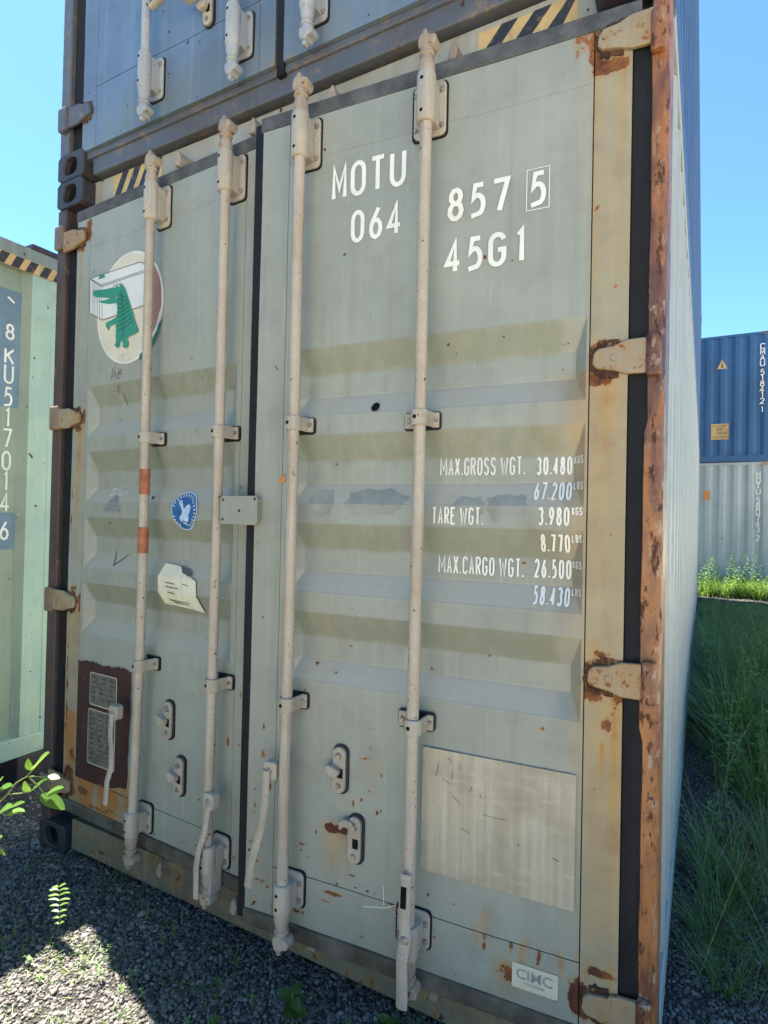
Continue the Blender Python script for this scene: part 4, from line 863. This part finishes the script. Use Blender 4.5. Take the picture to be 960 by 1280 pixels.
# ------------------------------------------------------------------ loose gravel
PHI = (1+5**.5)/2
ICV = np.array([(-1, PHI, 0), (1, PHI, 0), (-1, -PHI, 0), (1, -PHI, 0), (0, -1, PHI), (0, 1, PHI), (0, -1, -PHI), (0, 1, -PHI), (PHI, 0, -1), (PHI, 0, 1), (-PHI, 0, -1), (-PHI, 0, 1)])/1.9
ICF = np.array([(0, 11, 5), (0, 5, 1), (0, 1, 7), (0, 7, 10), (0, 10, 11), (1, 5, 9), (5, 11, 4), (11, 10, 2), (10, 7, 6), (7, 1, 8), (3, 9, 4), (3, 4, 2), (3, 2, 6), (3, 6, 8), (3, 8, 9), (4, 9, 5), (2, 4, 11), (6, 2, 10), (8, 6, 7), (9, 8, 1)])
def fast_mesh(name, V, F, tint=None):
    me = bpy.data.meshes.new(name); V = np.asarray(V, np.float32); F = np.asarray(F, np.int32); k_ = F.shape[1]
    me.vertices.add(len(V)); me.vertices.foreach_set('co', V.ravel()); me.loops.add(F.size); me.loops.foreach_set('vertex_index', F.ravel())
    me.polygons.add(len(F)); me.polygons.foreach_set('loop_start', np.arange(0, F.size, k_, dtype=np.int32)); me.update(calc_edges=True)
    if tint is not None:
        at = me.attributes.new('tint', 'FLOAT', 'POINT'); at.data.foreach_set('value', np.asarray(tint, np.float32))
    return me
def stones(XY, rad):
    n = len(XY); V = ICV[None]*(1+rng.uniform(-.38, .38, (n, 12, 1)))*rng.uniform(.55, 1.2, (n, 1, 3))
    a = rng.uniform(0, 6.28, n); c, s_ = np.cos(a), np.sin(a)
    x = V[:, :, 0]*c[:, None]-V[:, :, 1]*s_[:, None]; y = V[:, :, 0]*s_[:, None]+V[:, :, 1]*c[:, None]
    V = np.stack([x, y, V[:, :, 2]*.75], -1)*rad[:, None, None]
    V[:, :, 0] += XY[:, :1]; V[:, :, 1] += XY[:, 1:2]; V[:, :, 2] += (gh(XY[:, 0], XY[:, 1])+rad*.25)[:, None]
    F = (ICF[None]+(np.arange(n)*12)[:, None, None]).reshape(-1, 3); t = np.repeat(rng.beta(1.6, 3, n), 12)
    return V.reshape(-1, 3), F, t
def region(n, x0, x1, y0, y1): return np.stack([rng.uniform(x0, x1, n), rng.uniform(y0, y1, n)], 1)
XY = np.vstack([region(62000, -.6, 2.45, -1.0, .12), region(6500, -1.2, .1, .0, 2.2), region(16000, -.6, 3.3, -2.0, -1.0), region(4000, 2.45, 3.4, -1.0, .1), region(24000, 2.42, 3.1, .1, 3.2), region(9000, 2.5, 4.4, 3.2, 12.8)])
rad = rng.gamma(4, .0009, len(XY))+.0016; far_ = XY[:, 1] > 3.2; rad[far_] *= 1.8
V, F, t = stones(XY, rad); tag(link('gravel', fast_mesh('gravel', V, F, t), M['stone']), 'crushed grey gravel scattered over the yard', 'gravel', kind='stuff')

# ------------------------------------------------------------------ grass
def blades(bx, by, hgt, wid, lean, curl, az, seg=4):
    n = len(bx); ts = np.linspace(0, 1, seg+1); V = np.zeros((n, seg+1, 2, 3)); dx, dy = np.cos(az), np.sin(az)
    bz = gh(bx, by)-.01
    for i, t_ in enumerate(ts):
        r_ = hgt*(lean*t_+curl*t_*t_); h_ = hgt*(t_-.35*np.abs(curl)*t_**2.5); w_ = wid*(1-t_**1.6*.95)*.5
        cx_, cy_ = bx+dx*r_, by+dy*r_
        for s_, sg in enumerate((-1, 1)): V[:, i, s_] = np.stack([cx_-dy*w_*sg, cy_+dx*w_*sg, bz+h_], -1)
    V = V.reshape(n, -1, 3); base = (np.arange(n)*2*(seg+1))[:, None]
    F = np.concatenate([base+np.array([[2*i, 2*i+1, 2*i+3, 2*i+2]]) for i in range(seg)], 0)
    return V.reshape(-1, 3), F, np.repeat(rng.uniform(0, 1, n), 2*(seg+1))
def tufts(cs, per, hg, spread, wid=.005, lean=(.1, .7), curl=(.1, .8)):
    cs = np.asarray(cs); n = len(cs)*per; c = np.repeat(cs, per, 0); az = rng.uniform(0, 6.283, n); r_ = np.abs(rng.normal(0, spread, n))
    h = c[:, 2]*rng.uniform(.5, 1.1, n)*hg
    return blades(c[:, 0]+np.cos(az)*r_, c[:, 1]+np.sin(az)*r_, h, rng.uniform(.6, 1.3, n)*wid, rng.uniform(*lean, n), rng.uniform(*curl, n), az+rng.normal(0, .5, n))
def join(parts):
    Vs, Fs, Ts = [], [], []; o_ = 0
    for V_, F_, t_ in parts: Vs.append(V_); Fs.append(F_+o_); Ts.append(t_); o_ += len(V_)
    return np.vstack(Vs), np.vstack(Fs), np.concatenate(Ts)
parts = []
# near tufts along the right wall
near_c = [(2.60, 1.05, .26), (2.66, 1.25, .30), (2.56, 1.35, .22), (2.80, 1.6, .30), (2.58, .85, .18), (2.84, 1.15, .26), (2.93, 1.5, .3), (2.74, .78, .16), (2.78, 2.1, .3), (2.62, .62, .14)]
parts.append(tufts(near_c, 95, 1.1, .055, .0042))
ncx = [(2.53+.35*random.random(), .5+1.9*random.random(), random.uniform(.05, .2)) for _ in range(14)]; parts.append(tufts(ncx, 30, 1.0, .04, .004))
nc = 360
cs = np.stack([rng.uniform(2.52, 4.6, nc), rng.uniform(2.7, 11.2, nc), rng.uniform(.22, .62, nc)], 1)
cs = cs[(cs[:, 0]-2.5 < .30+.16*cs[:, 1]) | (rng.uniform(0, 1, nc) < .35)]
cs[:, 2] = np.minimum(cs[:, 2], (.09+.080*np.maximum(11.2-cs[:, 1], 0))*rng.uniform(.7, 1, len(cs))); parts.append(tufts(cs, 75, 1.0, .09, .009))
cs = np.stack([rng.uniform(2.6, 3.1, 26), rng.uniform(2.2, 5.0, 26), rng.uniform(.35, .62, 26)], 1); parts.append(tufts(cs, 130, 1.0, .08, .0065))
# short ground cover
n_ = 9000; bx = rng.uniform(2.5, 4.8, n_); by = rng.uniform(2.2, 13.4, n_); by = np.where((by > 11.0) & (by < 12.3), by-3, by); parts.append(blades(bx, by, rng.uniform(.03, .10, n_), np.full(n_, .010), rng.uniform(.1, 1, n_), rng.uniform(0, 1, n_), rng.uniform(0, 6.28, n_)))
cs = np.stack([rng.uniform(2.4, 5.2, 190), rng.uniform(12.35, 13.6, 190), rng.uniform(.12, .55, 190)], 1); parts.append(tufts(cs, 60, 1.0, .10, .012))
# tufts left, behind and under the mint container and round the big one's foot
cs = np.stack([rng.uniform(-1.1, 0, 40), rng.uniform(.3, 3, 40), rng.uniform(.06, .3, 40)], 1); parts.append(tufts(cs, 40, 1, .07, .006))
cs = np.stack([rng.uniform(.1, 2.3, 34), rng.uniform(-.10, -.01, 34), rng.uniform(.02, .09, 34)], 1); parts.append(tufts(cs, 14, 1, .03, .0035, curl=(.2, 1.2)))
cs = np.stack([rng.uniform(.45, 1.3, 70), rng.uniform(-.85, -.22, 70), rng.uniform(.015, .045, 70)], 1); parts.append(tufts(cs, 16, 1, .022, .004, curl=(.2, 1.2)))
cs = np.stack([rng.uniform(-.6, .5, 30), rng.uniform(-.5, .1, 30), rng.uniform(.015, .05, 30)], 1); parts.append(tufts(cs, 14, 1, .025, .004, curl=(.2, 1.2)))
n_ = 5200; bx = rng.uniform(.35, 1.5, n_); by = rng.uniform(-.95, -.14, n_); kp = (np.sin(bx*13+by*5)+np.sin(by*17-bx*7)+rng.normal(0, .5, n_)) > .55; bx, by = bx[kp], by[kp]
parts.append(blades(bx, by, rng.uniform(.010, .034, len(bx)), rng.uniform(.003, .008, len(bx)), rng.uniform(.3, 1.8, len(bx)), rng.uniform(0, 1, len(bx)), rng.uniform(0, 6.28, len(bx))))
V, F, t = join(parts); tag(link('grass', fast_mesh('grass', V, F, t), M['grass']), 'green grass growing along the container wall and in the gravel', 'grass', kind='stuff')
def stem_leaves(bx, by, H_, nl, ls):
    Vs, Fs, Ts = [], [], []; o_ = 0
    for x, y, h in zip(bx, by, H_):
        az = rng.uniform(0, 6.28); ln = rng.uniform(.05, .35)
        pts = [(x+math.cos(az)*ln*h*t*t, y+math.sin(az)*ln*h*t*t, h*t) for t in np.linspace(0, 1, 5)]
        for i in range(4):
            (x0, y0, z0), (x1, y1, z1) = pts[i], pts[i+1]; w_ = .0022*(1+h)*(1-i*.2)
            Vs += [(x0-w_, y0, z0), (x0+w_, y0, z0), (x1+w_*.8, y1, z1), (x1-w_*.8, y1, z1)]; Fs.append((o_, o_+1, o_+2, o_+3)); Ts += [.5]*4; o_ += 4
        for j in range(nl):
            t = .15+.85*j/nl; q = t*4; i = min(3, int(q)); f = q-i; p = [pts[i][k_]*(1-f)+pts[i+1][k_]*f for k_ in range(3)]
            a = j*2.4+rng.uniform(-.4, .4); L_ = ls*rng.uniform(.6, 1.25)*(1.1-.5*t); w_ = L_*rng.uniform(.22, .36); up_ = rng.uniform(-.25, .6); c_, s_ = math.cos(a), math.sin(a)
            m = (p[0]+c_*L_*.5, p[1]+s_*L_*.5, p[2]+L_*.5*up_+.1*L_); e = (p[0]+c_*L_, p[1]+s_*L_, p[2]+L_*up_-.08*L_)
            Vs += [tuple(p), (m[0]-s_*w_, m[1]+c_*w_, m[2]), e, (m[0]+s_*w_, m[1]-c_*w_, m[2])]; Fs.append((o_, o_+1, o_+2, o_+3)); Ts += [rng.uniform(0, 1)]*4; o_ += 4
    return np.array(Vs), np.array(Fs), np.array(Ts)
parts = []
n_ = 260; by = rng.uniform(1.6, 11.2, n_); bx = 2.56+rng.uniform(0, 1, n_)**1.2*(.35+.16*by); parts.append(stem_leaves(bx, by, np.minimum(rng.uniform(.12, .7, n_), .10+.095*np.maximum(11.2-by, 0)), 16, .055))
n_ = 120; by = rng.uniform(12.2, 13.55, n_); bx = rng.uniform(2.4, 4.6, n_); parts.append(stem_leaves(bx, by, rng.uniform(.12, .95, n_)**1.5, 20, .08))
n_ = 60; by = rng.uniform(.3, 2.5, n_); bx = rng.uniform(-1.1, -.02, n_); parts.append(stem_leaves(bx, by, rng.uniform(.05, .35, n_), 12, .04))
n_ = 46; bx = rng.uniform(.4, 1.4, n_); by = rng.uniform(-.95, -.25, n_); parts.append(stem_leaves(bx, by, rng.uniform(.01, .05, n_), 8, .016))
n_ = 22; bx = rng.uniform(.1, 2.3, n_); by = rng.uniform(-.2, -.02, n_); parts.append(stem_leaves(bx, by, rng.uniform(.01, .06, n_), 8, .016))
V, F, t = join(parts); tag(link('leafy_weeds', fast_mesh('leafy_weeds', V, F, t), M['weed2']), 'stemmed green weeds with small leaves mixed into the grass', 'weeds', kind='stuff')
# dry stalks with seed heads
parts = []
n_ = 240; bx = rng.uniform(2.55, 4.2, n_); by = 2.2+rng.uniform(0, 1, n_)*9.5
parts.append(blades(bx, by, np.minimum(rng.uniform(.35, .9, n_), .18+.09*np.maximum(11.2-by, 0)), np.full(n_, .006), rng.uniform(.05, .5, n_), rng.uniform(0, .5, n_), rng.uniform(0, 6.28, n_), 6))
n_ = 80; bx = rng.uniform(2.5, 3.0, n_); by = rng.uniform(.6, 2.2, n_); parts.append(blades(bx, by, rng.uniform(.2, .5, n_), np.full(n_, .0028), rng.uniform(.2, 1.2, n_), rng.uniform(-.2, .6, n_), rng.uniform(0, 6.28, n_), 6))
n_ = 26; bx = rng.uniform(.9, 2.2, n_); by = rng.uniform(-.06, -.02, n_); parts.append(blades(bx, by, rng.uniform(.05, .18, n_), np.full(n_, .002), rng.uniform(.2, 1.6, n_), rng.uniform(-.2, .6, n_), rng.uniform(3.3, 6.1, n_), 6))
V, F, t = join(parts); tag(link('dry_stalk', fast_mesh('dry_stalk', V, F, t), M['dry']), 'thin dry grass stalks standing over the green grass', 'dry grass', kind='stuff')

# ------------------------------------------------------------------ single plants
def leaf_mesh(name, base, tip, width, mat, parent, nrm=(0, -.6, .8), fold=.25, droop=.08, rnd=.5, tint=None, shape='oval'):
    B, T_ = Vector(base), Vector(tip); ax = T_-B; L_ = ax.length; ax.normalize(); nn = Vector(nrm); nn = (nn-ax*nn.dot(ax)).normalized(); sd_ = ax.cross(nn); v = []; n = 8
    for i in range(n+1):
        t_ = i/n; wv = math.sin(math.pi*t_**.85)**.75*width/2 if shape == 'oval' else math.sin(math.pi*t_**.6)*width/2
        p = B+ax*L_*t_-nn*droop*L_*t_*t_
        v += [p+sd_*wv+nn*fold*wv, p, p-sd_*wv+nn*fold*wv]
    f = []
    for i in range(n): f += [(3*i, 3*i+1, 3*i+4, 3*i+3), (3*i+1, 3*i+2, 3*i+5, 3*i+4)]
    me = bpy.data.meshes.new(name); me.from_pydata([tuple(a) for a in v], [], f)
    at = me.attributes.new('tint', 'FLOAT', 'POINT'); at.data.foreach_set('value', np.full(len(v), tint if tint is not None else random.random(), np.float32))
    for p in me.polygons: p.use_smooth = True
    return link(name, me, M[mat], parent)
SH = empty('leafy_shrub', (.78, -1.02, 0)); tag(SH, 'sunlit green shrub branch reaching in from the left edge above the gravel', 'shrub')
o0 = Vector((.78, -1.02, 0))
def sub(p): return tuple(Vector(p)-o0)
b = MB()
stem = [(.78, -1.02, 0), (.82, -.99, .25), (.93, -.94, .5), (1.07, -.89, .70), (1.187, -.837, .806), (1.207, -.826, .824), (1.222, -.819, .841), (1.236, -.811, .864), (1.254, -.801, .877), (1.267, -.794, .892)]
b.sweep([sub(p) for p in stem], [.008, .007, .006, .004, .0022, .002, .0018, .0016, .0014, .001], 8)
for tw in ([(1.254, -.801, .877), (1.272, -.792, .88), (1.294, -.78, .878)], [(1.222, -.819, .84), (1.243, -.807, .842), (1.264, -.795, .846)], [(1.262, -.797, .876), (1.281, -.787, .857), (1.294, -.779, .837)], [(1.187, -.837, .806), (1.20, -.83, .80), (1.222, -.819, .797)], [(1.07, -.89, .70), (1.15, -.85, .72), (1.205, -.826, .735)]):
    b.sweep([sub(p) for p in tw], [.0016, .0013, .0009], 7)
b.build('branch', M['stem'], SH, smooth=1)
LV = [((1.267, -.794, .892), (1.296, -.779, .934), .024), ((1.267, -.794, .892), (1.256, -.800, .917), .017), ((1.294, -.78, .878), (1.319, -.766, .878), .010), ((1.264, -.795, .846), (1.250, -.803, .868), .016), ((1.264, -.795, .846), (1.297, -.779, .878), .012),
      ((1.281, -.786, .840), (1.331, -.758, .812), .017), ((1.294, -.779, .841), (1.326, -.762, .860), .013), ((1.294, -.779, .837), (1.318, -.766, .850), .012), ((1.200, -.830, .844), (1.229, -.815, .861), .016), ((1.2, -.831, .855), (1.211, -.825, .878), .014),
      ((1.204, -.828, .797), (1.230, -.814, .815), .020), ((1.220, -.819, .796), (1.254, -.801, .807), .013), ((1.227, -.815, .811), (1.253, -.801, .826), .009), ((1.205, -.826, .737), (1.218, -.819, .707), .020), ((1.2, -.83, .735), (1.212, -.823, .75), .012)]
for i in range(16):
    t_ = random.uniform(0, 1); a = random.uniform(0, 6.28); p0 = Vector((.80+.25*t_, -1.0+.1*t_, .22+.42*t_)); LV.append((tuple(p0), tuple(p0+Vector((math.cos(a)*.04-.01, math.sin(a)*.04, .02))), .02))
for i, (a, c, wv) in enumerate(LV): leaf_mesh('leaf', sub(a), sub(c), wv*1.9, 'leaf', SH, nrm=(-.35+random.uniform(-.2, .2), -.45, .8), tint=random.random())
# seedling with paired leaflets
SD = empty('seedling', (.615, -.302, 0)); tag(SD, 'small sunlit seedling with paired leaflets standing in the gravel', 'seedling')
b = MB(); b.sweep([(0, 0, -.01), (0, .0, .06), (-.002, 0, .12), (-.012, 0, .178)], [.0014, .0012, .001, .0006], 6); b.build('stem', M['stem'], SD, smooth=1)
for i, zz in enumerate((.045, .065, .085, .105, .123, .140, .155, .168)):
    ln = (.014, .02, .022, .027, .031, .031, .027, .02)[i]
    for sg in (-1, 1): leaf_mesh('leaflet', (-.001*i, 0, zz), (-.001*i+sg*ln*1.15, sg*ln*.55, zz+(.012 if sg > 0 else .001)+random.uniform(-.003, .003)), .0135, 'leaf', SD, nrm=(0, -.2, 1), tint=.9)
# broad-leaved weeds at the foot of the doors
def weed(loc, label, n, size, h):
    E_w = empty('broadleaf_weed', loc); tag(E_w, label, 'weed', 'broad-leaved weeds growing in the gravel')
    b = MB(); b.sweep([(0, 0, -.01), (.004, -.004, h*.6), (0, -.006, h)], [.0025, .002, .0014], 6); b.build('stem', M['stem'], E_w, smooth=1)
    for i in range(n):
        a = i*2.4+random.uniform(-.3, .3); zz = h*(.35+.65*i/n); p0 = Vector((0, -.004, zz)); s_ = size*random.uniform(.75, 1.1)
        leaf_mesh('leaf', tuple(p0), tuple(p0+Vector((math.cos(a)*s_, math.sin(a)*s_, s_*random.uniform(.05, .4)))), s_*.62, 'weed', E_w, nrm=(0, -.3, 1), tint=random.random(), shape='heart')
weed((1.505, -.165, 0), 'dark green broad-leaved weed below the third lock rod', 8, .055, .085)
weed((1.775, -.085, 0), 'low broad-leaved weed right under the fourth lock rod', 6, .045, .075)
weed((1.33, -.30, 0), 'tiny weed at the bottom edge in front of the left door', 5, .03, .03)
weed((-.10, -.20, 0), 'dim weed on the shaded gravel at far left under the branch', 8, .045, .09)
weed((2.63, .80, 0), 'single broad-leaved weed among the grass beside the right wall', 7, .045, .10)
